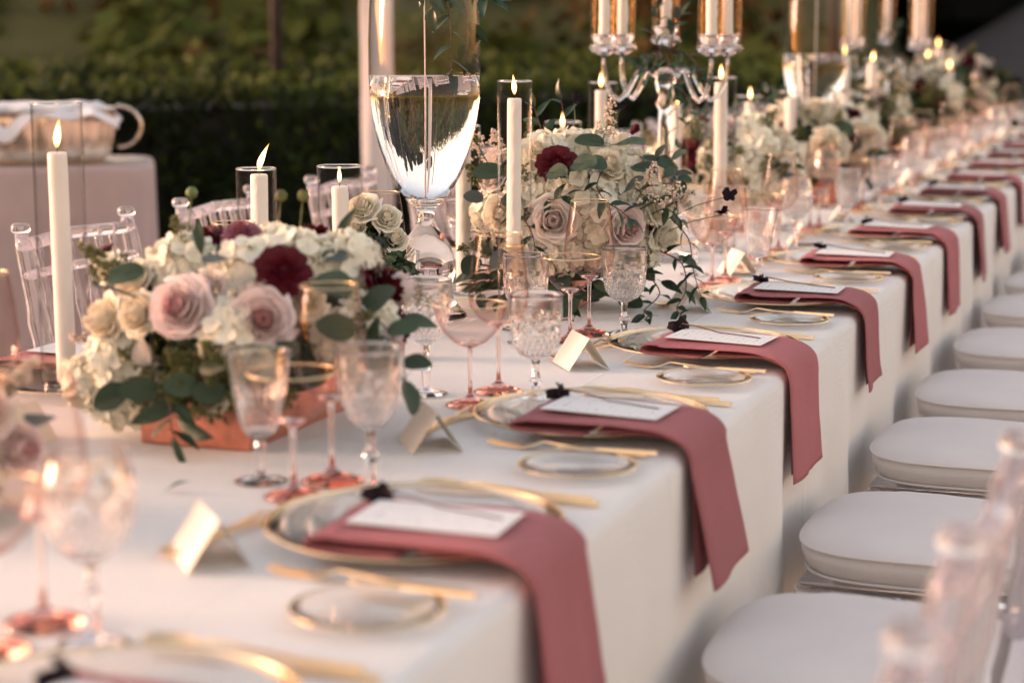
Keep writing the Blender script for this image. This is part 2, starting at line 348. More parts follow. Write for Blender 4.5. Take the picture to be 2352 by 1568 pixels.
def leafcloud(name, boxes, n, size, mats, split=.12, seed=1, top=True):
    """n small folded leaves scattered near the faces of boxes (x0,x1,y0,y1,z0,z1 in a frame turned by a)"""
    rr = random.Random(seed); b = MB(); b.smooth = False
    for (cx, cy_, a, L, D_, H) in boxes:
        ca, sa = cos(a), sin(a)
        def W(x, y, z): return (cx + ca * x - sa * y, cy_ + sa * x + ca * y, z)
        b.cur = 0
        nu = int(L * 2)
        vs = []
        m_ = .07
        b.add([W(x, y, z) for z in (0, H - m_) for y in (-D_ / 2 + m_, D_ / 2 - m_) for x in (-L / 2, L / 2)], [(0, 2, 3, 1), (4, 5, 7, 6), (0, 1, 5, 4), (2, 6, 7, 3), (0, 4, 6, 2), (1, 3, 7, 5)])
        for k in range(n):
            x = rr.uniform(-L / 2, L / 2); q_ = rr.random(); tip = False
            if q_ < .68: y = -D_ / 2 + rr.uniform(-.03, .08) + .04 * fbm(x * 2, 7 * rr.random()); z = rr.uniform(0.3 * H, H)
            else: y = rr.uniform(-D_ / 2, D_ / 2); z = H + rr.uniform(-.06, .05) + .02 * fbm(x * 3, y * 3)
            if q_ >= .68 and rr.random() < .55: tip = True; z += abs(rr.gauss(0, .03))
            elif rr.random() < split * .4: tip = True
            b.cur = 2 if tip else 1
            d = Vector((rr.gauss(0, 1), rr.gauss(0, 1) - .8, rr.gauss(0, 1) + .7)); mt = aim(d, rr.uniform(0, 6))
            s_ = size * rr.uniform(.6, 1.3); p = Vector(W(x, y, z))
            pts = [mt @ Vector(q) for q in ((-s_, 0, 0), (0, -s_ * .5, -.1 * s_), (s_, 0, 0), (0, s_ * .5, -.1 * s_))]
            b.add([p + q for q in pts], [(0, 1, 2, 3)])
    return b.mesh(name, mats)
HA = math.atan2(2.62, 1.515)      # clipped hedges run oblique to the table
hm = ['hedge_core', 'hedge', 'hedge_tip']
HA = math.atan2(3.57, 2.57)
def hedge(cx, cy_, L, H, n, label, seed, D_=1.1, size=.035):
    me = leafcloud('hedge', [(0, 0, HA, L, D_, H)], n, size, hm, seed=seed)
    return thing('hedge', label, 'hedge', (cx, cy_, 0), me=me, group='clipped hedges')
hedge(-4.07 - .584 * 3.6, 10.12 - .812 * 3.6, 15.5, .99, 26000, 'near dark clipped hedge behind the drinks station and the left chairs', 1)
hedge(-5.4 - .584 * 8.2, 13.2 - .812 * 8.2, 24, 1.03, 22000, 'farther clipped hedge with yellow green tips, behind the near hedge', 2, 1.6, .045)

def clump(mb, c, r, n, size, rr):
    for k in range(n):
        d = Vector((rr.gauss(0, 1), rr.gauss(0, 1), rr.gauss(0, .8))).normalized(); p = Vector(c) + d * r * rr.uniform(.6, 1.05); p.z = max(p.z, c[2] - r * .4)
        mt = aim(d + Vector((rr.gauss(0, .5), rr.gauss(0, .5), .4)), rr.uniform(0, 6)); s_ = size * rr.uniform(.6, 1.4)
        mb.add([p + (mt @ Vector(q)) for q in ((-s_, 0, 0), (0, -s_ * .6, 0), (s_, 0, 0), (0, s_ * .6, 0))], [(0, 1, 2, 3)])
rr = random.Random(5); b = MB(); b.smooth = False
for k in range(420):
    s_ = rr.uniform(-32, 10); d = 17.5 + 34 * rr.random() ** 1.3
    x = s_ * .94 - d * .34; y = d * .94 + s_ * .34; r_ = rr.uniform(.5, 1.7) * (1 + (d - 17) * .012)
    if -x / y < .165: continue
    b.cur = 1 if rr.random() < .05 + .3 * max(0, min(1, (s_ + 3) / 6)) else 0
    clump(b, (x, y, hill_h(x, y) + r_ * .3), r_, 90, .14 * (1 + (d - 17) * .02), rr)
o = struct('scrub', b.mesh('scrub', ['scrub', 'scrub_warm'])); o['kind'] = 'stuff'
# dark trees above the drive
def tree(x, y, h, r_, label, seed):
    rr = random.Random(seed); t = thing('tree', label, 'tree', (x, y, 0), group='dark trees beyond the drive')
    b = MB(); b.tube([(0, 0, 0), (.1, 0, h * .4), (0, .1, h * .8)], [.22, .16, .06], 8)
    for k in range(5):
        a = k * 1.3; b.tube([(.05, 0, h * (.3 + .08 * k)), (cos(a) * r_ * .6, sin(a) * r_ * .6, h * (.45 + .09 * k))], [.08, .02], 6)
    ob('trunk', b.mesh('trunk', 'dark_metal'), t)
    b = MB(); b.smooth = False
    for k in range(34):
        a = rr.uniform(0, 6.3); q_ = rr.random() ** .5; zz = rr.uniform(.02, 1)
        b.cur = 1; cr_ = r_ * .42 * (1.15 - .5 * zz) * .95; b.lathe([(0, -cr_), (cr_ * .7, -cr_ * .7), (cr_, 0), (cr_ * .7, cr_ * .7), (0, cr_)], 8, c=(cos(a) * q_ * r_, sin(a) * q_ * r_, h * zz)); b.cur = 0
        clump(b, (cos(a) * q_ * r_, sin(a) * q_ * r_, h * zz), r_ * .42 * (1.15 - .5 * zz), 110, .17, rr)
    ob('crown', b.mesh('crown', ['hedge', 'hedge_core']), t)
for k, (x, y, h, r_, l) in enumerate([(-12.5, 44, 9, 3.6, 'tall dark bushy tree left of the top of the drive'), (-7.5, 47.5, 10, 4.2, 'tall dark bushy tree above the middle of the drive kerb'), (-1.5, 49, 10, 4.4, 'tall dark bushy tree at the right end of the drive kerb'), (-17.5, 43, 9, 3.8, 'dark bushy tree where the hillside meets the drive'), (3.5, 49, 10, 4, 'dark bushy tree outermost right beyond the drive'),(-10, 50, 12, 4.5, 'taller dark tree standing behind the others above the drive'),(-4.5, 52, 12, 4.5, 'tallest dark tree at the back above the drive')]):
    tree(x, y, h, r_, l, 40 + k)

def post(x, y, label, rad=.04):
    t = thing('post', label, 'post', (x, y, 0), group='dark bronze posts at the hedge')
    b = MB(); b.tube([(0, 0, 0), (0, 0, 4.2)], rad, 12); ob('shaft', b.mesh('shaft', 'dark_metal'), t)
    b = MB(); b.box(-.11, .11, -.11, .11, 0, .05, .01); ob('base_plate', b.mesh('base_plate', 'dark_metal'), t)
post(-5.72, 11.05, 'dark bronze post rising between the two hedges, left of the draped pillar')
post(-2.62, 13.9, 'dark bronze post rising between the hedges, right of the glass candelabra')

# white draped pillar
t = thing('draped_pillar', 'tall square pillar wrapped in white fabric standing before the hedge', 'pillar', (-3.33, 7.35, 0), (0, 0, R(24)))
b = MB()
def dr(u, v):
    a = 2 * pi * u; c_, s_ = cos(a), sin(a); k = .062 / max(abs(c_), abs(s_)) * (.93 if abs(abs(c_) - abs(s_)) < .1 else 1)
    k += .006 * sin(a * 9 + 2 * fbm(v * 3, 0)) + .004 * fbm(a * 2, v * 9) + .05 * max(0, .1 - v)
    return (k * c_, k * s_, 3.6 * v)
b.grid(dr, 96, 30); ob('drape', b.mesh('drape', 'drape'), t)
b = MB(); b.box(-.16, .16, -.16, .16, 0, .03, .008); ob('base', b.mesh('base', 'dark_metal'), t)

# ------------------------------------------------------------------ drinks station
t = thing('drinks_station', 'cloth covered drinks station before the hedge at the left', 'drinks table', (-4.02, 5.68, 0), (0, 0, R(30)))
b = MB(); L_, D_, H_ = 1.02, .62, .850
def bar(u, v):
    # rounded rectangle plan, v: 0 floor .. 1 centre of top
    a = 2 * pi * u; n = 6.0; c_, s_ = cos(a), sin(a); k = (abs(c_) ** n + abs(s_) ** n) ** (-1 / n)
    if v < .72: q = v / .72; z = (H_ - .03) * q; f = 1 + (.02 * sin(a * 34) + .015 * fbm(a * 3, 0)) * (1 - q) ** .8
    elif v < .84: q = (v - .72) / .12 * pi / 2; z = H_ - .03 + .03 * sin(q); f = 1 - .03 * (1 - cos(q))
    else: q = (v - .84) / .16; z = H_; f = .97 * (1 - q)
    return (L_ / 2 * 2 * .5 * k * c_ * f * 1.0, D_ / 2 * k * s_ * f, z)
b.grid(bar, 300, 30); ob('tablecloth', b.mesh('tablecloth', 'bar_linen'), t)
bc = Vector((-4.02, 5.68, 0)); br = R(30)
def bw(x, y, z=.853): return (bc.x + cos(br) * x - sin(br) * y, bc.y + sin(br) * x + cos(br) * y, z)
t = thing('champagne_tub', 'fluted silver champagne tub on the drinks station', 'ice bucket', bw(.075, 0), (0, 0, br))
b = MB()
def tub(u, v):
    a = 2 * pi * u
    pr = [(.0, 0), (.86, 0), (.9, .05), (.97, .5), (1.0, .93), (1.04, .97), (1.02, 1.0), (.95, .97), (.9, .5), (.84, .1), (0, .09)]
    k = v * (len(pr) - 1); i = min(int(k), len(pr) - 2); fr_ = k - i; r_ = pr[i][0] * (1 - fr_) + pr[i + 1][0] * fr_; z = pr[i][1] * (1 - fr_) + pr[i + 1][1] * fr_
    fl = 1 + (.035 * abs(sin(a * 13)) if .05 < z < .93 and v < .5 else 0)
    return (.30 * r_ * fl * cos(a), .19 * r_ * fl * sin(a), .19 * z)
b.grid(tub, 208, 40); ob('tub_body', b.mesh('tub_body', 'silver'), t)
for s_ in (-1, 1):
    b = MB(); b.tube([(s_ * (.308 + .085 * sin(k * pi / 20)), 0, .120 + .075 * cos(k * pi / 20)) for k in range(21)], .0065, 8, cap=True)
    ob('handle', b.mesh('handle', 'silver'), t)
b = MB()
def tow(u, v):
    x = -.30 + .62 * u; y = -.235 + .42 * v
    drop = 0
    if v < .22: drop = (.22 - v) * .42 * (.30 + .12 * sin(u * 11) + 1.15 * math.exp(-((u - .38) / .11) ** 2))
    e = (.06 + .035 * fbm(u * 7, 2)) * max(0, u - .86) / .14
    yy = max(y, -.212 - .02 * (1 - v)) if v < .22 else y
    return (x, yy - .012 * sin(u * 30) * (v < .22),   .201 + .014 * fbm(u * 6, v * 6) - drop - e)
b.grid(tow, 60, 40)
t = thing('towel', 'white towel draped over the champagne tub', 'towel', bw(.075, 0), (0, 0, br), me=b.mesh('towel', 'towel'))
m_ = t.modifiers.new('thickness', 'SOLIDIFY'); m_.thickness = .006
t = thing('serving_tray', 'thin silver tray under the champagne tub', 'tray', bw(.10, .0, .8512), (0, 0, br))
b = MB(); b.lathe([(0, 0), (.36, 0), (.385, .012), (.38, .015), (.355, .004), (0, .004)], 48); ob('tray_plate', b.mesh('tray_plate', 'silver'), t, scale=(1, .72, .15))
for k, (x, y) in enumerate(((-.24, -.24),)):
    t = thing('wine_bottle', 'dark wine bottle standing before the tub on the drinks station', 'bottle', bw(x, y, .853))
    b = MB(); b.lathe([(0, 0), (.036, 0), (.038, .01), (.038, .17), (.03, .2), (.015, .225), (.013, .29), (.015, .292), (.015, .30), (0, .30)], 24); ob('bottle_body', b.mesh('bottle_body', 'bottle'), t, scale=.62)
    b = MB(); b.lathe([(.0385, .05), (.0386, .13)], 24); ob('bottle_label', b.mesh('bottle_label', 'paper'), t, scale=.62)

# ------------------------------------------------------------------ the long table
t = thing('banquet_table', 'very long banquet table under white linen to the floor', 'table', (TXC, 0, 0))
prof = []
HW = .613; rc = .016
for k in range(15): prof.append((1, 'd', k / 14))
def cloth(u, v):
    y = Y0 + (Y1 - Y0) * v
    # u 0..1 runs right floor -> over the top -> left floor
    def skirt(q, sgn):     # q 0 floor .. 1 edge
        amp = (1 - q) ** .7
        f = .018 * sin(y * 9.7 + 2.2 * fbm(y * .9, 5)) + .013 * sin(y * 22 + 4 * fbm(y * 1.7, 1)) * (.4 + abs(fbm(y * .8, 9)) * 2) + .03 * fbm(y * 1.3, 2)
        f += .008 * fbm(y * 6, q * 3)
        x = HW + rc * .2 + (.018 + f) * amp
        return (sgn * x, y, .012 + (TZ - rc - .012) * q)
    if u < .3: return skirt(u / .3, 1)
    if u < .36:
        a = (u - .3) / .06 * pi / 2; return (HW - rc + rc * cos(a) + rc * .2 * (1 - a / (pi / 2)), y, TZ - rc + rc * sin(a))
    if u <= .64:
        q = (u - .36) / .28; x = (HW - rc) * (1 - 2 * q)
        z = TZ + .0012 * fbm(x * 5, y * 2.2) * (1 - abs(x / HW) ** 4)
        return (x, y, z - .0009)
    if u <= .7:
        a = (u - .64) / .06 * pi / 2; return (-(HW - rc + rc * sin(a) + rc * .2 * (a / (pi / 2))), y, TZ - rc + rc * cos(a))
    return skirt(1 - (u - .7) / .3, -1)
b = MB(); b.grid(cloth, 50, 1300); ob('tablecloth', b.mesh('tablecloth', 'cloth'), t)
b = MB(); b.grid(lambda u, v: ((HW - .01) * (1 - 2 * u), Y1 + .004, TZ * v - .004), 8, 4); b.grid(lambda u, v: (-(HW - .01) * (1 - 2 * u), Y0 - .004, TZ * v - .004), 8, 4)
ob('end_panel', b.mesh('end_panel', 'cloth'), t)

# ------------------------------------------------------------------ glassware meshes
def shell(prof_out, th, z0):
    """closed thick bowl from an outer profile; inner wall offset by th, stops at z0 + th"""
    inn = [(max(r - th, 0), z) for r, z in reversed(prof_out) if z > z0 + th]
    return prof_out + inn + [(0, z0 + th)]
GL = {}
def build_glass():
    # coupe: wide shallow bowl, rose foot
    b = MB(); bp = [(.0045, .088), (.012, .0905), (.026, .098), (.040, .112), (.049, .128), (.054, .143), (.0555, .155)]; b.lathe(bp, 48)
    GL['coupe_bowl'] = b.mesh('coupe_bowl', 'rose_thin')
    b = MB(); b.lathe([(.0555 + .0012 * cos(a), .155 + .0012 * sin(a)) for a in [2 * pi * k / 8 for k in range(9)]], 64); GL['coupe_rim'] = b.mesh('rim', 'rim_gold')
    b = MB(); b.lathe([(0, .0995), (.010, .0985), (.017, .0965), (.0165, .0945), (.0045, .087), (.0036, .07), (.0034, .04), (.0038, .018), (0, .018)], 24); GL['coupe_stem'] = b.mesh('stem', 'rose_stem')
    b = MB(); b.lathe([(0, 0), (.037, 0), (.0375, .0012), (.03, .0042), (.014, .0085), (.0060, .0135), (.0040, .0185), (0, .0185)], 40); GL['coupe_foot'] = b.mesh('foot', 'rose_thick')
    # tall tapered wine glass
    b = MB(); b.lathe([(.004, .105), (.014, .1075), (.032, .119), (.0445, .136), (.0475, .152), (.0465, .172), (.0425, .205), (.0385, .232), (.0355, .25)], 48)
    GL['wine_bowl'] = b.mesh('wine_bowl', 'rose_thin')
    b = MB(); b.lathe([(.0355 + .0008 * cos(a), .25 + .0008 * sin(a)) for a in [2 * pi * k / 8 for k in range(9)]], 64); GL['wine_rim'] = b.mesh('rim', 'rim_gold')
    b = MB(); b.lathe([(0, .1135), (.011, .1125), (.018, .1105), (.0165, .108), (.0045, .103), (.0036, .085), (.0034, .045), (.0038, .02), (0, .02)], 24); GL['wine_stem'] = b.mesh('stem', 'rose_stem')
    b = MB(); b.lathe([(0, 0), (.039, 0), (.0395, .0012), (.032, .0045), (.015, .0095), (.0060, .0155), (.0040, .0205), (0, .0205)], 40); GL['wine_foot'] = b.mesh('foot', 'rose_thick')
    # cut crystal goblets: kind 0 round diamond cut, 1 flared spear cut, 2 balloon cut, 3 tulip fan cut
    P = [[(.006, .060), (.012, .062), (.026, .069), (.036, .082), (.0405, .098), (.0415, .12), (.0413, .163)],
         [(.006, .056), (.016, .060), (.024, .070), (.0285, .085), (.0325, .108), (.037, .138), (.0415, .168)],
         [(.006, .078), (.018, .084), (.034, .099), (.0425, .120), (.0445, .140), (.042, .160), (.0375, .178), (.0365, .185)],
         [(.006, .078), (.016, .083), (.028, .096), (.036, .115), (.041, .145), (.0425, .182)]]
    for k, pr in enumerate(P):
        zt = pr[-1][1]; zb = pr[0][1]; fine = []
        for (r0, z0), (r1, z1) in zip(pr, pr[1:]):
            for i in range(7): fine.append((r0 + (r1 - r0) * i / 7, z0 + (z1 - z0) * i / 7))
        fine.append(pr[-1])
        inn = [(max(r - .0028, .0001), z) for r, z in reversed(fine) if z > zb + .010]
        seg = 120
        def fn(r, z, a, k=k, zt=zt, zb=zb):
            q = (z - zb) / (zt - zb)
            if k == 1:
                m_ = max(0, 1 - abs(q - .45) / .34); d = max(0, .5 - abs(((a * 12 / (2 * pi)) % 1) - .5)) * 2
                d2 = abs(sin(a * 12)) * m_; c_ = d2 ** 1.5 + .5 * abs(sin(a * 24)) * max(0, .35 - q)
                return r * (1 - .075 * c_)
            lim = .70 if k in (0, 3) else .8
            if q > lim: return r
            fade = min(1, (lim - q) / .1); n = 12
            d = (1 - abs(sin(a * n + q * 20)) * .8) * (1 - abs(sin(a * n - q * 20)) * .8) if q < .46 else (1 - abs(sin(a * 4 + q * 9))) ** 2 + (1 - abs(sin(a * 4 - q * 9))) ** 2
            return r * (1 - .075 * min(1, d * 1.3) * fade)
        b = MB(); b.smooth = False; b.lathe(fine, seg, fn); base = len(b.v)
        b.smooth = True; b.lathe([fine[-1]] + inn + [(0, zb + .010)], seg)
        GL['crystal_bowl_%d' % k] = b.mesh('bowl', 'crystal_bowl')
        b = MB(); b.smooth = False
        st = [(0, zb + .001), (.008, zb + .001), (.0062, zb - .006), (.0055, zb - .018), (.0072, zb - .026), (.0105, zb - .033), (.0072, zb - .040), (.0058, .010), (.010, .0062), (0, .006)] if k != 1 else [(0, zb + .001), (.008, zb + .001), (.0065, zb - .005), (.0085, zb - .010), (.0060, zb - .014), (.0062, zb - .03), (.0075, .012), (.011, .0065), (0, .006)]
        b.lathe(list(reversed(st)), 8); GL['crystal_stem_%d' % k] = b.mesh('stem', 'crystal')
        b = MB(); b.lathe([(0, 0), (.033, 0), (.034, .0018), (.022, .0045), (.011, .0075), (0, .0075)], 40, lambda r, z, a: r * (1 - .03 * abs(sin(8 * a))) if z > .001 else r)
        GL['crystal_foot_%d' % k] = b.mesh('foot', 'crystal')
build_glass()
def glass(kind, x, y, label, group, rz=0):
    if kind == 'coupe': n, cat = 'coupe_glass', 'coupe glass'
    elif kind == 'wine': n, cat = 'wine_glass', 'wine glass'
    else: n, cat = 'crystal_goblet', 'crystal goblet'
    t = thing(n, label, cat, (x, y, TZ + .0008), (0, 0, rz), group)
    if kind in ('coupe', 'wine'):
        for p in ('bowl', 'stem', 'foot'): ob(p, GL[kind + '_' + p], t)
        ob('gold_rim', GL[kind + '_rim'], t)
    else:
        for p in ('bowl', 'stem', 'foot'): ob(p, GL['crystal_%s_%d' % (p, kind)], t)
    return t

# ------------------------------------------------------------------ place settings
PM = {}
def build_setting():
    b = MB(); pr = [(0, .0015), (.09, .0015), (.105, .003), (.125, .0095), (.150, .0125), (.1690, .0152)]
    b.lathe(pr + [(.1695, .0177), (.150, .0155), (.124, .0125), (.104, .0060), (.09, .0045), (0, .0045)], 72); PM['charger'] = b.mesh('plate', 'clear')
    def torus(r, z, q, n=80): bb = MB(); bb.lathe([(r + q * cos(a), z + q * .8 * sin(a)) for a in [2 * pi * k / 10 for k in range(11)]], n); return bb
    PM['charger_rim'] = torus(.1702, .0172, .0021).mesh('rim', 'rim_gold')
    b = MB(); b.lathe([(0, .001), (.045, .001), (.052, .0025), (.066, .0075), (.0755, .0095), (.076, .0115), (.065, .0100), (.051, .0050), (.045, .0035), (0, .0035)], 64); PM['bread'] = b.mesh('plate', 'clear')
    PM['bread_rim'] = torus(.0765, .0108, .0016).mesh('rim', 'rim_gold')
    # cutlery, lying along +X with the handle end at x = .21
    def bar(b, pts, seg=1):
        # pts: (x, half width, z, thickness)
        vs = []; 
        for (x, hw, z, th) in pts: vs += [(x, -hw, z), (x, hw, z), (x, hw * .8, z + th), (x, -hw * .8, z + th)]
        fs = [(0, 1, 2, 3)[::-1]]; n = len(pts)
        for i in range(n - 1):
            o_ = i * 4
            for k in range(4): fs.append((o_ + k, o_ + (k + 1) % 4, o_ + 4 + (k + 1) % 4, o_ + 4 + k))
        fs.append(tuple((n - 1) * 4 + k for k in range(4))); b.add(vs, fs)
    H = [(.065, .0030, .010, .002), (.10, .0032, .006, .003), (.15, .0042, .0015, .004), (.205, .0048, .0008, .004), (.21, .0045, .0008, .004)]
    b = MB(); b.smooth = False; bar(b, [(.028, .010, .0010, .0018), (.038, .0118, .0018, .0018), (.048, .010, .004, .002), (.058, .005, .008, .002)] + H)
    for k in range(4): y_ = -.0080 + k * .00533; bb = MB(); bb.smooth = False; bar(bb, [(-.018, .0009, .0060, .0014), (.0, .0012, .0025, .0016), (.029, .0013, .001, .0018)]); b.merge(bb, Matrix.Translation((0, y_, 0)))
    PM['fork'] = b.mesh('fork', 'gold')
    b = MB(); b.smooth = False; bar(b, [(-.03, .001, .0005, .0012), (-.02, .0075, .0005, .0014), (.0, .0095, .0005, .0015), (.07, .0090, .0005, .0018), (.078, .005, .001, .003), (.085, .0045, .001, .004), (.21, .0052, .001, .0045)]); PM['knife'] = b.mesh('knife', 'gold')
    b = MB()
    def bowl(u, v): a = 2 * pi * u; k = v; return (.012 + .028 * k * cos(a), .0175 * k * sin(a), .001 + .007 * k * k)
    b.grid(bowl, 24, 6); b.grid(lambda u, v: tuple(Vector(bowl(1 - u, v)) + Vector((0, 0, -.0009))), 24, 6); b.smooth = False; bar(b, [(.038, .005, .0065, .002), (.05, .0028, .009, .002)] + H); PM['spoon'] = b.mesh('spoon', 'gold')
    b = MB(); b.smooth = False; bar(b, [(-.0, .001, .0005, .001), (.01, .007, .0005, .0013), (.05, .0075, .0005, .0015), (.058, .0042, .0008, .003), (.14, .0046, .0008, .004)]); PM['spreader'] = b.mesh('butter_knife', 'gold')
    # place card tent
    b = MB(); b.smooth = False; w_, h_, s_, th = .050, .054, .036, .0009
    b.grid(lambda u, v: (-w_ / 2 * 0 + (s_ * (1 - v)) * -1, -w_ + 2 * w_ * u, h_ * v), 1, 1)
    b.grid(lambda u, v: ((s_ * (1 - v)), w_ - 2 * w_ * u, h_ * v), 1, 1); PM['tent'] = b.mesh('place_card', 'paper')
    b = MB(); b.smooth = False; b.box(-.086, .086, -.051, .051, 0, .0010); PM['menu'] = b.mesh('menu_card', 'menu')
    # chocolate cosmos sprig, along +X
    b = MB(); b.tube([(.0, 0, .010), (.03, .003, .007), (.075, -.002, .0030), (.12, .001, .0015), (.158, 0, .001)], [.0013, .0011, .0011, .001, .001], 6); PM['sprig_stem'] = b.mesh('stem', 'brownstem')
    b = MB()
    for k in range(8):
        a = k * pi / 4 + .2; c_, s_ = cos(a), sin(a)
        def pet(u, v, a=a, k=k):
            l = .0155 * v * (1 + .2 * sin(k * 2.3)); wv = .0085 * sin(pi * min(1, v * .62 + .16)) * (1 + .25 * sin(k * 4.1)) * (2 * u - 1); lift = .006 * v * v * (1 if k % 2 else -.3) + .0015 * abs(2 * u - 1)
            return (-.002 - lift * 1.2 - .008 * v * (k % 3 == 0), cos(a) * l - sin(a) * wv, sin(a) * l + cos(a) * wv)
        b.grid(pet, 4, 5)
    PM['sprig_petals'] = b.mesh('petals', 'black_petal')
    b = MB(); b.lathe([(0, -.004), (.004, -.003), (.0052, 0), (.004, .003), (0, .004)], 10); PM['sprig_heart'] = b.mesh('flower_heart', 'black_petal')
build_setting()

def napkin_mesh(seed):
    """velvet napkin folded in three, lying over the charger and hanging over the table edge; local x from charger centre (table edge at +.18)"""
    rr = random.Random(seed)
    k1, k2 = rr.uniform(-1, 1), rr.uniform(-1, 1); hang = rr.uniform(.150, .190); ln = rr.uniform(-.004, .008); loft = rr.uniform(.8, 1.35)
    def cat(P, n):
        out_ = []
        for i in range(len(P) - 1):
            p0 = Vector(P[max(i - 1, 0)]); p1 = Vector(P[i]); p2 = Vector(P[i + 1]); p3 = Vector(P[min(i + 2, len(P) - 1)])
            for k in range(n):
                t_ = k / n; out_.append(.5 * ((2 * p1) + (p2 - p0) * t_ + (2 * p0 - 5 * p1 + 4 * p2 - p3) * t_ * t_ + (3 * p1 - p0 - 3 * p2 + p3) * t_ ** 3))
        out_.append(Vector(P[-1])); return out_
    E = .18   # table edge
    outer = [(.045, .0190), (.0, .0192), (-.044, .0195), (-.062, .0235), (-.057, .0315 * loft ** .2), (-.035, .0345 * loft ** .2), (-.02, .0335), (.05, .0345), (.11, .0350), (.150, .0325), (E - .006, .0250), (E + .0095, .0150), (E + .0185, .001), (E + .0225, -.024), (E + .0255 + ln, -.07), (E + .029 + ln * 2, -.12), (E + .033 + ln * 3, -hang)]
    inner = [(.06, .0215), (.12, .0235), (.150, .0232), (E - .004, .0150), (E + .0130, .004), (E + .0165, -.02), (E + .0190, -.07), (E + .0225, -hang + .012)]
    b = MB()
    def strip(path, y0, y1, th, ny, extra=0):
        P = cat(path, 4); n = len(P); nrm = []
        for i in range(n):
            d = P[min(i + 1, n - 1)] - P[max(i - 1, 0)]; nrm.append(Vector((-d.y, d.x)).normalized())
        def pos(i, j, side):
            v_ = j / ny; s_ = i / (n - 1); drop = max(0, -P[i].y) / .2
            y = y0 + (y1 - y0) * v_ + (v_ - .2) * (.040 * drop) + k1 * .01 * drop
            wob = .0024 * fbm(s_ * 6 + seed, v_ * 3) + .0012 * fbm(s_ * 16 + seed, v_ * 9) + drop * (.006 * sin(v_ * 5 + k2 * 2) + .003 * k1 * (v_ - .5))
            wob -= .0012 * math.exp(-((v_ - .5 - .03 * k1) / .035) ** 2)        # pressed fold line down the middle
            edge = -.0022 * (1 if j in (0, ny) else 0)
            wob += edge if side else -edge * .3
            q = P[i] + nrm[i] * (wob * (1 if drop > 0 else (1 if P[i].y > .028 else .3)) + (th / 2 if side else -th / 2))
            return (q.x, y + k1 * .004 * s_, q.y)
        vs = [pos(i, j, s_) for s_ in (0, 1) for i in range(n) for j in range(ny + 1)]; w_ = ny + 1; o2 = n * w_; fs = []
        for i in range(n - 1):
            for j in range(ny):
                a_ = i * w_ + j; fs.append((a_, a_ + 1, a_ + w_ + 1, a_ + w_)); a_ += o2; fs.append((a_, a_ + w_, a_ + w_ + 1, a_ + 1))
            for j in (0, ny):
                a_ = i * w_ + j; f = (a_, a_ + w_, a_ + w_ + o2, a_ + o2); fs.append(f if j == 0 else f[::-1])
        for i in (0, n - 1):
            for j in range(ny): a_ = i * w_ + j; f = (a_, a_ + o2, a_ + o2 + 1, a_ + 1); fs.append(f if i == 0 else f[::-1])
        b.add(vs, fs)
    strip(outer, -.087, .098, .0036, 16); strip(inner, -.070, .090, .003, 8)
    return b.mesh('napkin', 'velvet')
NAP = [napkin_mesh(s_) for s_ in (3, 8, 14, 21, 33, 40, 52, 61)]

CX = -.82
YS = [1.25 + .65 * k for k in range(15)]
COUPE = {0: (-1.03, 1.39), 1: (-1.027, 2.006), 2: (-1.031, 2.605), 3: (-1.075, 3.215), 4: (-1.014, 4.024)}
WINE = {0: (-1.03, 1.478), 1: (-1.017, 2.093), 2: (-1.027, 2.717), 3: (-1.066, 3.30), 4: (-1.007, 4.119)}
CRY = {0: (-.949, 1.439), 1: (-.948, 2.06), 2: (-.955, 2.69), 3: (-1.005, 3.325), 4: (-.928, 4.109), 5: (-.981, 4.753)}
CRY2 = {0: (-1.16, 1.47), 1: (-1.102, 2.062), 2: (-1.127, 2.661), 3: (-1.145, 3.17), 4: (-1.10, 4.20)}
CARD = {0: (-.99, 1.08), 1: (-.965, 1.73), 2: (-.955, 2.325), 3: (-.955, 2.985), 4: (-.945, 3.66), 5: (-.985, 4.25)}
CK = [2, 3, 0, 0, 1, 2, 1, 0, 2, 3, 1, 0, 2, 1, 0]
CK2 = [3, 1, 3, 0, 3, 1, 3, 2, 1, 0, 3, 2, 1, 0, 3]
CKN = ['round diamond cut', 'flared spear cut', 'balloon shaped star cut', 'tulip shaped fan cut']
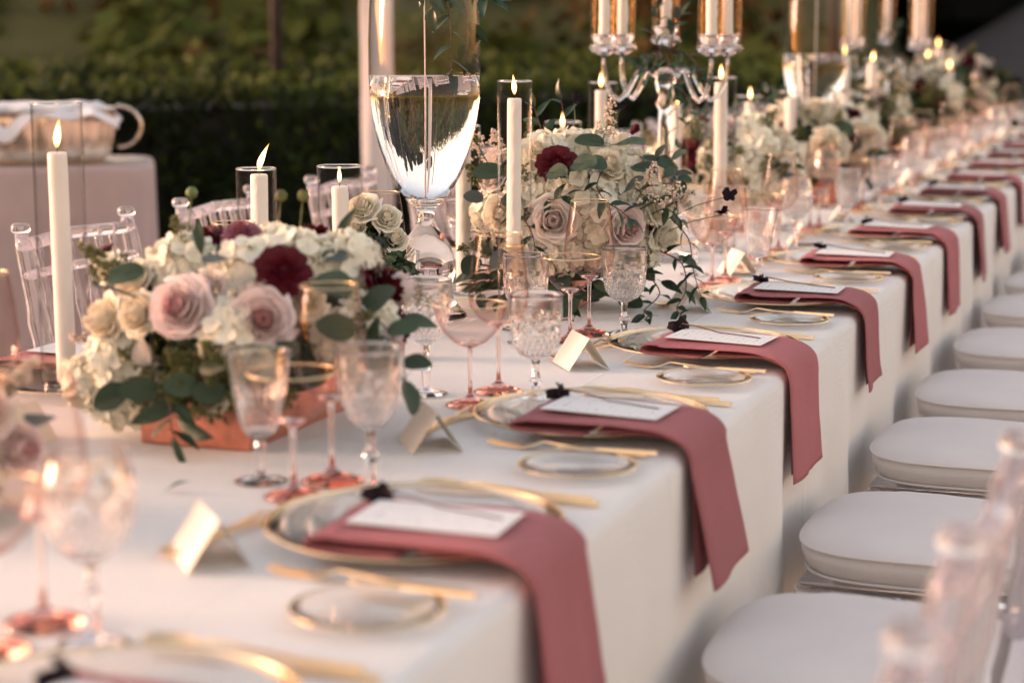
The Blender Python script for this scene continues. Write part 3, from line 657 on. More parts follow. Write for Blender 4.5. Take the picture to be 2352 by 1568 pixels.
# which napkin each setting wears and how it is turned, so the row is not a repeat
for k, yc in enumerate(YS):
    rk = random.Random(100 + k); od = ORD[k]; j = lambda a=.01: rk.uniform(-a, a)
    t = thing('charger_plate', f'clear glass charger with gold rim under the {od} rose napkin, near row', 'charger plate', (CX, yc, TZ), (0, 0, rk.uniform(0, 3)), 'gold rimmed glass chargers')
    ob('plate', PM['charger'], t); ob('gold_rim', PM['charger_rim'], t)
    rot = R([0, 1.5, -1, -3, 1.5, 2.5, -2, 1.5, -1, 2, -2.5, 1, 0, 2, -1][k])
    yn = yc - .088 + j(.014) + (.022 if k == 1 else .035 if k == 0 else 0)
    n_ = thing('napkin', f'{od} rose velvet napkin folded over a charger and hanging off the near table edge', 'napkin', (CX, yn, TZ), (0, 0, rot), 'rose velvet napkins', me=NAP[[1, 0, 2, 4, 5, 6, 7, 3, 0, 5, 1, 2, 6, 0, 3][k]])
    rc_ = R(rk.uniform(-5, 3)) if k != 3 else R(-5)
    mz = TZ + .0395
    t = thing('menu_card', f'white printed menu card lying on the {od} rose napkin', 'menu card', (CX + .054, yn + .004 + j(.004), mz + .0012), (0, R(.6), rc_), 'menu cards on the napkins'); ob('card', PM['menu'], t)
    t = thing('cosmos_sprig', f'dark chocolate flower on a thin stem across the {od} menu card', 'flower sprig', (CX - .030, yn + .058, mz + .0030), (R(rk.uniform(-30, 30)), R(.5), R(rk.uniform(-20, -8) if k not in (4, 5) else -14)), 'chocolate cosmos on the menus')
    ob('stem', PM['sprig_stem'], t); ob('petals', PM['sprig_petals'], t, (0, 0, .004), rot=(0, R(-25), rk.uniform(-.6, .6)), scale=1.15); ob('flower_heart', PM['sprig_heart'], t, (0, 0, .004), scale=1.3)
    t = thing('bread_plate', f'small clear bread plate with gold rim left of the {od} charger', 'bread plate', (-.742 + j(.004), yc - .29 + j(.01), TZ), (0, 0, 0), 'gold rimmed bread plates')
    ob('plate', PM['bread'], t); ob('gold_rim', PM['bread_rim'], t)
    thing('dinner_fork', f'gold dinner fork beside the {od} charger, against its rim', 'fork', (-.888 + j(.006), yc - .195, TZ + .0012), (0, 0, R(rk.uniform(-1.5, 1))), 'gold forks', me=PM['fork'])
    thing('butter_knife', f'small gold butter knife across the {od} bread plate', 'butter knife', (-.795 + j(.004), yc - .232 + j(.004), TZ + .0132), (0, 0, R(rk.uniform(-3, 3) + (-9 if k == 4 else 0))), 'gold butter knives', me=PM['spreader'])
    thing('dinner_knife', f'gold dinner knife right of the {od} charger', 'knife', (-.862 + j(), yc + .182, TZ + .001), (0, 0, R(rk.uniform(-1, 2))), 'gold knives', me=PM['knife'])
    thing('soup_spoon', f'gold soup spoon outside the knife of the {od} charger', 'spoon', (-.884 + j(), yc + .208, TZ + .001), (0, 0, R(rk.uniform(-1, 2))), 'gold spoons', me=PM['spoon'])
    thing('dessert_spoon', f'gold dessert spoon lying above the {od} charger by its place card', 'spoon', (-1.028 + j(), yc - .175, TZ + .001), (0, 0, R(90 - 12 + rk.uniform(-6, 6))), 'gold dessert spoons', me=PM['spoon'])
    thing('dessert_fork', f'gold dessert fork lying above the {od} charger by its place card', 'fork', (-1.0 + j(), yc + .055, TZ + .001), (0, 0, R(-90 - 4 + rk.uniform(-5, 5))), 'gold dessert forks', me=PM['fork'])
    cx_, cy_ = CARD.get(k, (-.975 + j(), yc - .24 + j(.02)))
    thing('place_card', f'cream folded place card standing at the {od} setting, near row', 'place card', (cx_ - .024, cy_, TZ + .0005), (0, 0, math.atan2(.98, yc - .2) + R((15 if k < 6 else 4) + rk.uniform(-4, 5))), 'cream place cards', me=PM['tent'])
    x_, y_ = COUPE.get(k, (-1.03 + j(), yc + .08 + j(.02))); glass('coupe', x_, y_, f'gold rimmed coupe with pale rose bowl, {od} coupe along the near row', 'rose tinted coupes')
    x_, y_ = WINE.get(k, (-1.02 + j(), yc + .18 + j(.02))); glass('wine', x_, y_, f'tall tapered rose wine glass with gold rim, {od} along the near row', 'rose tinted wine glasses')
    x_, y_ = CRY.get(k, (-.955 + j(), yc + .17 + j(.02))); glass(CK[k], x_, y_, f'{CKN[CK[k]]} crystal goblet nearest the {od} charger', 'cut crystal goblets', rk.uniform(0, 1))
    x_, y_ = CRY2.get(k, (-1.12 + j(), yc + .12 + j(.02))); glass(CK2[k], x_, y_, f'{CKN[CK2[k]]} crystal goblet set inside the {od} coupe', 'cut crystal goblets', rk.uniform(0, 1))

# far side of the table: same service mirrored
for k, yc in enumerate(YS[1:], 1):
    rk = random.Random(300 + k); od = ORD[k - 1]; j = lambda a=.01: rk.uniform(-a, a); X = lambda x: 2 * TXC - x
    t = thing('charger_plate', f'clear glass charger with gold rim across the flowers, {od} of the far row', 'charger plate', (X(CX), yc, TZ), (0, 0, 0), 'gold rimmed glass chargers')
    ob('plate', PM['charger'], t); ob('gold_rim', PM['charger_rim'], t)
    thing('napkin', f'rose velvet napkin over the far table edge, {od} across the flowers', 'napkin', (X(CX), yc + .08, TZ), (0, 0, R(180)), 'rose velvet napkins', me=NAP[k % 5])
    t = thing('menu_card', f'white printed menu card on the {od} napkin across the flowers', 'menu card', (X(CX) - .042, yc + .08, TZ + .0405), (0, R(-.6), R(180)), 'menu cards on the napkins'); ob('card', PM['menu'], t)
    thing('place_card', f'cream folded place card at the {od} setting across the flowers', 'place card', (X(-.975), yc + .24 + j(.02), TZ + .0005), (0, 0, R(-8)), 'cream place cards', me=PM['tent'])
    ym = {3: 3.328, 2: 2.726}.get(k, yc + .13 + j(.02))
    glass('wine', -1.498 + j(.006), ym, f'rose wine glass with gold rim across the flowers, {od} of the far row', 'rose tinted wine glasses')
    if k < 10 and k not in (5,): glass('coupe', -1.49 + j(), ym - .11, f'gold rimmed coupe across the flowers, {od} of the far row', 'rose tinted coupes')
    if k < 9: glass(CK2[k], -1.56 + j(), ym - .06, f'{CKN[CK2[k]]} crystal goblet across the flowers, {od} of the far row', 'cut crystal goblets')

# ------------------------------------------------------------------ clear chairs with white cushions
CH = {}
def build_chair():
    # facing -X (table side); origin on floor below seat centre
    b = MB(); b.box(-.19, .19, -.195, .195, .400, .440, .008); CH['seat_frame'] = b.mesh('seat_frame', 'acrylic')
    def leg(x0, y0, x1, y1):
        b = MB(); n = 9; pts = []; rd = []
        for k in range(n): q = k / (n - 1); pts.append((x1 + (x0 - x1) * q, y1 + (y0 - y1) * q, .40 * q)); rd.append((.0125 + .004 * q) * (1.25 if k in (3, 6) else 1))
        b.tube(pts, rd, 12); return b.mesh('leg', 'acrylic')
    CH['front_leg'] = [leg(-.17, s_ * .17, -.19, s_ * .18) for s_ in (-1, 1)]
    CH['back_leg'] = [leg(.17, s_ * .17, .20, s_ * .18) for s_ in (-1, 1)]
    CH['stretcher'] = []
    for (p, q) in (((-.18, -.17, .2), (-.18, .17, .2)), ((-.18, -.17, .15), (.18, -.17, .15)), ((-.18, .17, .15), (.18, .17, .15))):
        b = MB(); b.tube([p, q], .009, 8); CH['stretcher'].append(b.mesh('stretcher', 'acrylic'))
    def bx(z): q = max(0, (z - .44) / .50); return .185 + .035 * q + .04 * q * q
    def post(s_):
        b = MB(); zs = [.40 + .505 * k / 14 for k in range(15)]
        b.tube([(bx(z), s_ * .19, z) for z in zs], [.0185 if k not in (4, 9) else .0225 for k in range(14)] + [.013], 12)
        b.lathe([(0, -.004), (.016, .0), (.0195, .005), (.0195, .014), (.015, .019), (0, .020)], 14, c=(bx(.905), s_ * .19, .905)); return b.mesh('back_post', 'acrylic')
    CH['back_post'] = [post(-1), post(1)]
    b = MB(); b.tube([(bx(.88), -.19, .88), (bx(.88) + .012, 0, .887), (bx(.88), .19, .88)], .0135, 10); CH['top_rail'] = b.mesh('top_rail', 'acrylic')
    CH['rail'] = []
    for z in (.60, .82): b = MB(); b.tube([(bx(z), -.19, z), (bx(z) + .010, 0, z), (bx(z), .19, z)], .010, 8); CH['rail'].append(b.mesh('back_rail', 'acrylic'))
    CH['spindle'] = []
    for k in range(6):
        y = -.133 + k * .0532; b = MB(); zs = [.60 + .285 * q / 12 for q in range(13)]
        b.tube([(bx(z) + .008, y, z) for z in zs], [.0068, .0075, .0092, .0068, .0068, .008, .0112, .008, .0068, .0072, .0068, .0095, .0068], 8); CH['spindle'].append(b.mesh('spindle', 'acrylic'))
    b = MB()
    def cush(u, v):
        a = 2 * pi * u; n = 3.4; c_, s_ = cos(a), sin(a); k = (abs(c_) ** n + abs(s_) ** n) ** (-1 / n)
        tp = 1 + .05 * (c_ * -1)
        pr = [(.0, .0), (.78, 0), (.90, .004), (.965, .016), (1.0, .034), (1.0, .048), (1.012, .0535), (.992, .058), (.955, .063), (.85, .069), (.6, .074), (.3, .0765), (0, .077)]
        q = v * 24; i = min(int(q / 2), 11); f = (q - 2 * i) / 2; r_ = pr[i][0] * (1 - f) + pr[i + 1][0] * f; z = pr[i][1] * (1 - f) + pr[i + 1][1] * f
        z += (.0030 * fbm(r_ * 2.2 * c_, r_ * 2.2 * s_) + .0012 * fbm(r_ * 7 * c_, r_ * 7 * s_, 4)) * (v > .5)
        if .1 < v < .5: r_ *= 1 + .004 * sin(a * 46 + 2 * fbm(a * 3, 0)) * (v < .42) + .007 * fbm(a * 4, v * 8)
        return (.202 * k * c_ * r_, .212 * k * s_ * r_ * tp, .441 + z)
    b.grid(cush, 120, 24); CH['cushion'] = b.mesh('cushion', 'cushion')
    def seam(z, r_): 
        bb = MB(); pts = []
        for kk in range(97):
            a = 2 * pi * kk / 96; n = 3.4; c_, s_ = cos(a), sin(a); k = (abs(c_) ** n + abs(s_) ** n) ** (-1 / n); pts.append((.202 * k * c_ * r_, .212 * k * s_ * r_ * (1 - .05 * c_), z))
        bb.tube(pts, .0024, 6, cap=False); return bb.mesh('piping', 'cushion')
    CH['piping'] = [seam(.441 + .0535, 1.010), seam(.441 + .010, .965)]
build_chair()
def chair(x, y, rz, label, group, full=True):
    t = thing('chair', label, 'chair', (x, y, .014), (0, 0, rz), group)
    ob('seat_frame', CH['seat_frame'], t)
    for m_ in CH['front_leg'] + CH['back_leg']: ob('leg', m_, t)
    for m_ in CH['stretcher']: ob('stretcher', m_, t)
    for m_ in CH['back_post']: ob('back_post', m_, t)
    ob('top_rail', CH['top_rail'], t)
    for m_ in CH['rail']: ob('back_rail', m_, t)
    for m_ in CH['spindle']: ob('spindle', m_, t)
    c = ob('cushion', CH['cushion'], t)
    for m_ in CH['piping']: ob('piping', m_, c)
CHY = [1.015, 1.67, 2.42, 3.06, 3.74, 4.33, 5.0, 5.68, 6.3, 6.97, 7.6, 8.25, 8.9, 9.55, 10.2]
for k, y in enumerate(CHY):
    chair(-.387 if k > 1 else -.412, y, R(random.Random(k).uniform(-2, 2)), f'clear acrylic chair with white cushion on the napkin side, {ORD[k]} from the camera', 'clear chairs on the near side')
for k in range(12):
    y = 2.69 + .655 * k + (.0, .02, -.01, .02)[k % 4]
    chair(-1.975, y, R(180 + random.Random(k + 50).uniform(-3, 3)), f'clear acrylic chair across the table, {ORD[k]} from the camera', 'clear chairs on the far side')

# ------------------------------------------------------------------ flowers
def petal(b, r, h, wd, ang, tilt, curl, cz=0, nu=5, nv=5, ruf=.0, base=.0, seed=0):
    """one cupped petal standing at radius r on the local axis, leaning out by tilt, rim curled out by curl"""
    ca, sa = cos(ang), sin(ang)
    def f(u, v):
        x = (2 * u - 1); wv = wd * (sin(pi * (.12 + .62 * v)) ** .7) * (1 - .25 * v * v)
        l = h * v * (1 - .12 * x * x * v)
        out_ = base + r * (1 - .75 * (1 - v) ** 2) - .0 + l * sin(tilt) * v + curl * h * v ** 4 - (x * wv) ** 2 / (2 * max(r, wd * .55)) * .9
        z = cz + l * cos(tilt * v) - curl * h * .35 * v ** 6 + ruf * h * sin(x * 7 + seed) * v * v
        t_ = x * wv
        return (ca * out_ - sa * t_, sa * out_ + ca * t_, z)
    b.grid(f, nu, nv)
RR = [.075, .135, .20, .275, .35, .425]; RH = [.60, .60, .57, .52, .44, .34]; RC = [.0, .06, .14, .26, .42, .60]; RN = [3, 3, 4, 4, 5, 6]; RS = [2.7, 2.5, 2.1, 1.95, 1.75, 1.5]
def wrap_petal(b, k, ang, D=1.0, nu=7, nv=6, seed=0):
    """broad petal wrapped round the rose at ring k, tucked under its neighbour, lip rolled out"""
    r = RR[k]; h = RH[k]; cu = RC[k]; span = RS[k]
    def f(u, v):
        x = 2 * u - 1; ed = 1 - .20 * x * x - .10 * x ** 4 + .05 * math.exp(-((x - .1 * sin(seed * 3)) / .16) ** 2) - .04 * abs(sin(3.3 * x + seed * 1.7)) * v
        wv = (.45 + .55 * sin(pi * min(v * .62 + .12, .5)))
        th = ang + x * span / 2 * wv
        rad = r * (.35 + .65 * sin(min(1, v * 1.25) * pi / 2)) + .10 * r * x + cu * .17 * v ** 4 + .018 * sin(6 * x + seed * 2.1) * v ** 3 * (.4 + k * .2) - .03 * (abs(x) > .8) * 0
        z = (h * v * ed) * (1 - cu * .10 * v ** 6) - cu * .13 * v ** 7 - .02 * k
        return (D * rad * cos(th), D * rad * sin(th), D * z)
    b.grid(f, nu, nv)
def rose_heart(D=1.0, seed=0, rings=3, mats=('lav_petal', 'lav_heart')):
    rr = random.Random(seed); b = MB(); b.cur = 1
    def spiral(u, v): a = u * 6 * pi; r_ = .012 + .05 * u; return (r_ * cos(a), r_ * sin(a), .25 + .37 * v * (1 - .08 * sin(a) - .10 * u))
    b.grid(spiral, 50, 3); b.lathe([(.14, .30), (.11, .42), (.06, .50), (0, .53)], 14)
    for k in range(rings):
        b.cur = 1 if k < 2 else 0
        for i in range(RN[k]): wrap_petal(b, k, 2 * pi * i / RN[k] + k * .9 + rr.uniform(-.25, .25), seed=i)
    return b.mesh('rose', list(mats))
FL = {}
def petal_mesh(D, ring, mt, seed):
    b = MB(); wrap_petal(b, ring + 3, 0, nu=9, nv=7, seed=seed); return b.mesh('petal', mt)
for nm, ms, mo in (('lav', ('lav_petal', 'lav_heart'), 'lav_petal'), ('blush', ('blush_petal', 'lav_petal'), 'blush_petal'), ('cream', ('cream_petal', 'cream_petal'), 'cream_petal'), ('white', ('white_petal', 'cream_petal'), 'white_petal')):
    FL[nm] = rose_heart(1.0, 3, 3, ms)
    FL[nm + '_p'] = [[petal_mesh(1.0, k, mo, s_) for s_ in (1, 4, 6)] for k in range(3)]
def ranun_mesh(mt, seed=2):
    rr = random.Random(seed); b = MB()
    b.lathe([(0, .30), (.10, .27), (.16, .2), (.17, .1), (.12, 0), (0, 0)], 16)
    for k in range(7):
        n = 6 + k
        for i in range(n): petal(b, .10 + .045 * k, .40 - .028 * k, .115 + .012 * k, 2 * pi * i / n + k * .5 + rr.uniform(-.1, .1), .05 + .19 * k, .03 + .045 * k, .02 - .012 * k, 4, 3, .03, seed=i)
    return b.mesh('ranunculus', mt)
FL['ranun'] = ranun_mesh('wine_petal'); FL['dusty'] = ranun_mesh('dusty_petal', 5)
def bud_mesh():
    b = MB()
    for k in range(3):
        for i in range(5): petal(b, .10 + .06 * k, .75 - .1 * k, .22, 2 * pi * i / 5 + k * .6, .05 + .05 * k, .02, 0, 4, 4)
    return b.mesh('ranunculus_bud', 'wine_petal')
FL['bud'] = bud_mesh()
def hydrangea(seed, n=64):
    rr = random.Random(seed); b = MB(); b.cur = 1; b.lathe([(0, -.34), (.2, -.28), (.36, 0), (.26, .26), (0, .36)], 12); b.cur = 0
    for k in range(n):
        z = 1 - 1.45 * (k + .5) / n; a = k * 2.39996 + rr.uniform(-.15, .15); s_ = math.sqrt(max(0, 1 - z * z)); d = Vector((cos(a) * s_, sin(a) * s_, z))
        p = d * (.43 + rr.uniform(-.05, .06)); mt = Matrix.Translation(p) @ aim(d + Vector((rr.gauss(0, .25), rr.gauss(0, .25), rr.gauss(0, .25))), rr.uniform(0, 6.3))
        sz = .150 * rr.uniform(.85, 1.15)
        for q in range(4):
            aq = q * pi / 2; ca, sa = cos(aq), sin(aq); cup = rr.uniform(.1, .6)
            def f(u, v):
                x = (2 * u - 1); wv = sz * .56 * sin(pi * (.14 + .66 * v)) ** .8; l = sz * v * (1 - .16 * x * x)
                pp = (ca * l - sa * x * wv, sa * l + ca * x * wv, cup * sz * v * v * .8 - .10 * sz * x * x + .05 * sz * sin(5 * u + q))
                return tuple(mt @ Vector(pp))
            b.grid(f, 2, 3)
    return b.mesh('hydrangea', ['white_petal', 'filler'])
FL['hyd'] = [hydrangea(s_, 84) for s_ in (1, 2, 3)]
def spray(n=30, seed=1, mt='astilbe', ball=.035, ln=1.0, spread=.28):
    """plume of tiny blossoms on fine twigs, height 1"""
    rr = random.Random(seed); b = MB(); b.cur = 1; b.tube([(0, 0, 0), (.03, .02, .5), (0, 0, 1)], [.014, .011, .005], 5)
    for k in range(n):
        z = .25 + .75 * k / n; a = rr.uniform(0, 6.3); r_ = spread * (1.08 - z) * rr.uniform(.5, 1.1); p = Vector((cos(a) * r_, sin(a) * r_, z + .08 * rr.random()))
        b.cur = 1; b.tube([(0, 0, z - .08), p], .005, 3, cap=False); b.cur = 0
        for q in range(4):
            c = p + Vector((rr.gauss(0, .03), rr.gauss(0, .03), rr.gauss(0, .03))); s_ = ball * rr.uniform(.6, 1.1)
            b.lathe([(0, -s_), (s_ * .9, 0), (0, s_)], 5, c=c)
    return b.mesh('plume', [mt, 'stem'])
FL['astilbe'] = [spray(34, 1), spray(28, 2, spread=.4)]
FL['filler'] = [spray(36, 3, 'filler', .045, spread=.45), spray(40, 4, 'filler', .04, spread=.5)]
def leaf_mesh(kind, mt, seed=0):
    rr = random.Random(seed); b = MB()
    def f(u, v):
        x = 2 * u - 1
        if kind == 'euc': wv = .37 * sin(pi * min(1, .05 + .93 * v)) ** .55 * (1 - .1 * v)
        elif kind == 'ruscus': wv = .20 * sin(pi * (.04 + .96 * v) ** .8) ** .9
        else: wv = .16 * sin(pi * (.03 + .96 * v)) ** .8
        wv = max(wv, .004); z = -.10 * (v - .3) ** 2 * (1.6 if kind == 'euc' else 3.0) + .35 * abs(x) * wv * (.5 if kind == 'euc' else .9) + .015 * sin(9 * v + seed) * x
        return (x * wv, v, z)
    b.grid(f, 4, 8); b.tube([(0, -.22, -.03), (0, 0, 0.0), (0, .5, .004)], [.012, .012, .005], 4, cap=False); return b.mesh('leaf', mt)
LF = {'euc': [leaf_mesh('euc', 'euc', s_) for s_ in (0, 1, 2)], 'grey': [leaf_mesh('euc', 'greyleaf', s_) for s_ in (0, 1)], 'ruscus': [leaf_mesh('ruscus', 'ruscus', s_) for s_ in (0, 1, 2)], 'long': [leaf_mesh('long', 'euc', s_) for s_ in (0, 1)]}
def eu(m): return m.to_euler()
def put_rose(par, kind, p, D, d, rr, petals=True):
    m_ = aim(d, rr.uniform(0, 6)); o = ob('rose', FL[kind], par, Vector(p) - Vector(d).normalized() * D * .25, eu(m_), D * 1.08)
    if not petals: return o
    for k in range(3):
        n = RN[k + 3]
        for i in range(n):
            a = 2 * pi * i / n + k * .55 + rr.uniform(-.12, .12)
            ob('petal', FL[kind + '_p'][k][(i + k) % 3], o, (0, 0, rr.uniform(-.02, .02)), (rr.uniform(-.10, .10), rr.uniform(-.10, .12), a), rr.uniform(.92, 1.08))
    return o
def put_flower(par, kind, p, D, d, rr, petals=True):
    d = Vector(d).normalized()
    if kind in ('lav', 'blush', 'cream', 'white'): return put_rose(par, kind, p, D, d, rr, petals)
    if kind == 'hyd': return ob('hydrangea', rr.choice(FL['hyd']), par, Vector(p) - d * D * .35, eu(aim(d, rr.uniform(0, 6))), D * 1.2)
    nm = {'ranun': 'ranunculus', 'dusty': 'ranunculus', 'bud': 'ranunculus_bud'}[kind]
    return ob(nm, FL[kind], par, Vector(p) - d * D * (.2 if kind != 'bud' else .4), eu(aim(d, rr.uniform(0, 6))), D * (1.15 if kind != 'bud' else 1.2))
def put_leaf(par, kind, p, d, size, rr, up=None):
    """leaf whose length runs along d"""
    d = Vector(d).normalized(); up = Vector(up or (rr.gauss(0, .4), rr.gauss(0, .4) - .5, 1)); z = (up - d * up.dot(d)).normalized(); x = d.cross(z)
    m_ = Matrix((x, d, z)).transposed()
    return ob('leaf', rr.choice(LF[kind]), par, p, m_.to_euler(), size)
def vine(par, pts, kind, n, size, rr, tip=True, mt='brownstem'):
    """stem through pts (catmull) with alternating leaves as sub-parts"""
    P = [Vector(p) for p in pts]; Q = []
    for i in range(len(P) - 1):
        p0, p1, p2, p3 = P[max(i - 1, 0)], P[i], P[i + 1], P[min(i + 2, len(P) - 1)]
        for k in range(6): t_ = k / 6; Q.append(.5 * ((2 * p1) + (p2 - p0) * t_ + (2 * p0 - 5 * p1 + 4 * p2 - p3) * t_ * t_ + (3 * p1 - p0 - 3 * p2 + p3) * t_ ** 3))
    Q.append(P[-1]); b = MB(); b.tube(Q, [.0016 - .0009 * i / len(Q) for i in range(len(Q))], 5)
    s_ = ob('vine_stem', b.mesh('vine_stem', mt), par)
    for k in range(n):
        q = (k + .6) / n * (len(Q) - 1); i = min(int(q), len(Q) - 2); p = Q[i].lerp(Q[i + 1], q - i); d = (Q[i + 1] - Q[i]).normalized()
        side = d.cross(Vector((rr.gauss(0, .5), -.8, .6))).normalized() * (1 if k % 2 else -1)
        put_leaf(s_, kind, p, d * .7 + side * .9 + Vector((0, 0, rr.uniform(-.3, .3))), size * rr.uniform(.75, 1.15) * (1 if k < n - 1 else .8), rr)
    if tip: put_leaf(s_, kind, Q[-1], Q[-1] - Q[-3], size * .9, rr)
    return s_
def cosmos(par, p, base, rr, s_=1.0):
    b = MB(); p = Vector(p); base = Vector(base); b.tube([base, (base + p) / 2 + Vector((.01, 0, .01)), p], [.0012, .001, .0009], 5); st = ob('cosmos_stem', b.mesh('cosmos_stem', 'stem'), par)
    ob('petals', PM['sprig_petals'], st, p, (rr.uniform(-1, 1), rr.uniform(.4, 1.4), rr.uniform(0, 6)), s_)
def foliage_mass(par, c, rx, rz, n, rr, size=.05, name='greenery', low=-.6):
    """packed under-leaves too deep in the arrangement to pick apart"""
    b = MB(); b.smooth = True
    for k in range(n):
        d = Vector((rr.gauss(0, 1), rr.gauss(0, 1), rr.gauss(0, 1))).normalized()
        if d.z < low: d.z = abs(d.z)
        p = Vector(c) + Vector((d.x * rx, d.y * rx, d.z * rz)) * rr.uniform(.72, .97); mt = aim(d + Vector((rr.gauss(0, .6), rr.gauss(0, .6), rr.gauss(0, .6))), rr.uniform(0, 6)); s_ = size * rr.uniform(.6, 1.2); b.cur = rr.choice((0, 0, 1, 2))
        b.add([p + (mt @ Vector(q)) for q in ((0, -s_ * .5, 0), (s_ * .25, -s_ * .1, .08 * s_), (s_ * .2, s_ * .25, .05 * s_), (0, s_ * .5, -.1 * s_), (-s_ * .2, s_ * .25, .05 * s_), (-s_ * .25, -s_ * .1, .08 * s_))], [(0, 1, 2, 3), (0, 3, 4, 5)])
    o = ob(name, b.mesh(name, ['euc', 'ruscus', 'filler']), par); o['kind'] = 'stuff'; return o
def copper_box(par, sx, sy, h, name='copper_box'):
    b = MB(); b.smooth = False; b.box(-sx, sx, -sy, sy, 0, h, .002); ob(name, b.mesh(name, 'copper'), par)

def arrangement(label, loc, flowers, leaves, rx, rz, cz, seed, petals=True, extra=(), fill=26, box=(.10, .10, .075), back=True, nleaf=14, rot=0, lowleaf=0):
    rr = random.Random(seed); t = thing('flower_arrangement', label, 'flower arrangement', loc, (0, 0, rot), 'low flower arrangements down the table')
    copper_box(t, *box)
    b = MB(); b.lathe([(0, -rz * .7), (rx * .5, -rz * .6), (rx * .72, 0), (rx * .5, rz * .6), (0, rz * .72)], 20, c=(0, 0, cz)); ob('foam', b.mesh('foam', 'core'), t)
    foliage_mass(t, (0, 0, cz), rx * .84, rz * .84, 900, rr, .05)
    C_ = Vector((0, 0, cz))
    def outd(p): q = Vector(p) - C_; return Vector((q.x / rx, q.y / rx, q.z / rz * .9))
    for (k, x, y, z, D) in flowers: put_flower(t, k, (x, y, z), D, outd((x, y, z)) + Vector((.12, -.35, .05)), rr, petals)
    if back:
        for k in range(back if isinstance(back, int) and back > 1 else 14):
            a = rr.uniform(.1, 2.9) - .3; el = rr.uniform(-.2, 1.0); p = (rx * cos(a) * cos(el), rx * sin(a) * cos(el), cz + rz * sin(el)); put_flower(t, rr.choice(['hyd', 'hyd', 'cream', 'blush', 'white', 'ranun']), p, rr.uniform(.06, .1), outd(p), rr, False)
    for (k, x, y, z, s_) in leaves:
        o_ = outd((x, y, z)); side = Vector((rr.choice((-1, 1)) * .9, -.3, rr.uniform(-.6, .2)))
        put_leaf(t, k, (x, y, z), side + o_ * .25, s_ * (1.3 if z > .25 else 1.15), rr, up=o_ + Vector((0, -.4, .3)))
    for k in range(nleaf):
        a = rr.uniform(-pi, pi); el = rr.uniform(-.5, 1.1); p = Vector((rx * cos(a) * cos(el), rx * sin(a) * cos(el), cz + rz * sin(el))); o_ = outd(p)
        put_leaf(t, rr.choice(['euc', 'ruscus', 'long', 'grey']), p, o_ + Vector((rr.gauss(0, .6), rr.gauss(0, .6), rr.gauss(-.2, .5))), rr.uniform(.04, .065), rr)
    for k in range(lowleaf):
        a = rr.uniform(-pi, .4); r_ = rr.uniform(.5, 1.0) * rx * .85; p = Vector((r_ * cos(a), r_ * sin(a), rr.uniform(.02, .09)))
        put_leaf(t, rr.choice(['euc', 'long', 'ruscus', 'long']), p, (cos(a) * .6 + rr.gauss(0, .3), sin(a) * .6 + rr.gauss(0, .3), rr.uniform(-.7, .1) if p.z > .05 else rr.uniform(-.15, .15)), rr.uniform(.04, .06), rr)
    for k in range(fill):
        a = rr.uniform(-pi, pi); el = rr.uniform(-.4, 1.1); p = Vector((rx * .8 * cos(a) * cos(el), rx * .8 * sin(a) * cos(el), cz + rz * .8 * sin(el))); o_ = outd(p) + Vector((0, 0, .3))
        kind = rr.choice(['astilbe', 'filler', 'filler']); ob('astilbe' if kind == 'astilbe' else 'seeded_sprig', rr.choice(FL[kind]), t, p, eu(aim(o_, rr.uniform(0, 6))), rr.uniform(.06, .10))
    for e in extra: e(t, rr)
    return t

F2 = [('ranun', 0.052, -0.152, 0.306, 0.060), ('bud', 0.147, 0.059, 0.36, 0.027), ('cream', 0.135, -0.076, 0.300, 0.068), ('blush', 0.062, -0.202, 0.195, 0.089), ('lav', 0.19, -0.125, 0.178, 0.084), ('white', 0.232, 0.0, 0.150, 0.070), ('white', 0.23, -.02, 0.215, 0.067), ('hyd', -0.006, -0.091, 0.325, 0.096), ('hyd', 0.047, -0.03, 0.335, 0.097), ('hyd', 0.089, 0.074, 0.334, 0.09), ('hyd', 0.084, -0.150, 0.258, 0.106), ('hyd', 0.134, -0.142, 0.205, 0.11), ('hyd', 0.173, 0.0, 0.273, 0.097), ('hyd', 0.2, -.01, 0.221, 0.097), ('hyd', 0.198, -0.02, 0.115, 0.089), ('hyd', 0.141, -0.114, 0.125, 0.078), ('blush', -0.133, -0.014, 0.30, 0.063), ('cream', -0.055, -0.184, 0.203, 0.078), ('hyd', -0.007, -0.155, 0.247, 0.086), ('hyd', 0.012, -0.184, 0.155, 0.077), ('blush', -0.10, -0.124, 0.269, 0.052), ('cream', -0.001, -0.119, 0.33, 0.048), ('hyd', -.12, -.10, .20, .09), ('hyd', -.03, -.16, .11, .08), ('hyd', .07, -.17, .12, .08)]
L2 = [('euc', 0.107, -0.148, 0.312, 0.044), ('euc', 0.131, -0.023, 0.335, 0.056), ('euc', 0.12, -0.061, 0.340, 0.046), ('euc', 0.183, -0.076, 0.296, 0.046), ('euc', 0.086, -0.165, 0.303, 0.05), ('euc', 0.182, -.01, 0.312, 0.046), ('euc', -0.047, -0.192, 0.288, 0.047), ('euc', -0.035, -0.225, 0.242, 0.036), ('euc', 0.235, -.01, 0.272, 0.044), ('euc', 0.262, 0.0, 0.112, 0.04), ('ruscus', 0.225, 0.0, 0.058, 0.045), ('euc', 0.101, -0.165, 0.043, 0.054), ('grey', -0.094, -0.178, 0.232, 0.035), ('euc', 0.041, -0.179, 0.287, 0.042), ('long', .06, -.19, .07, .06), ('long', .13, -.16, .07, .06), ('long', .01, -.19, .06, .06), ('ruscus', .16, -.13, .07, .06), ('long', .09, -.18, .05, .055)]
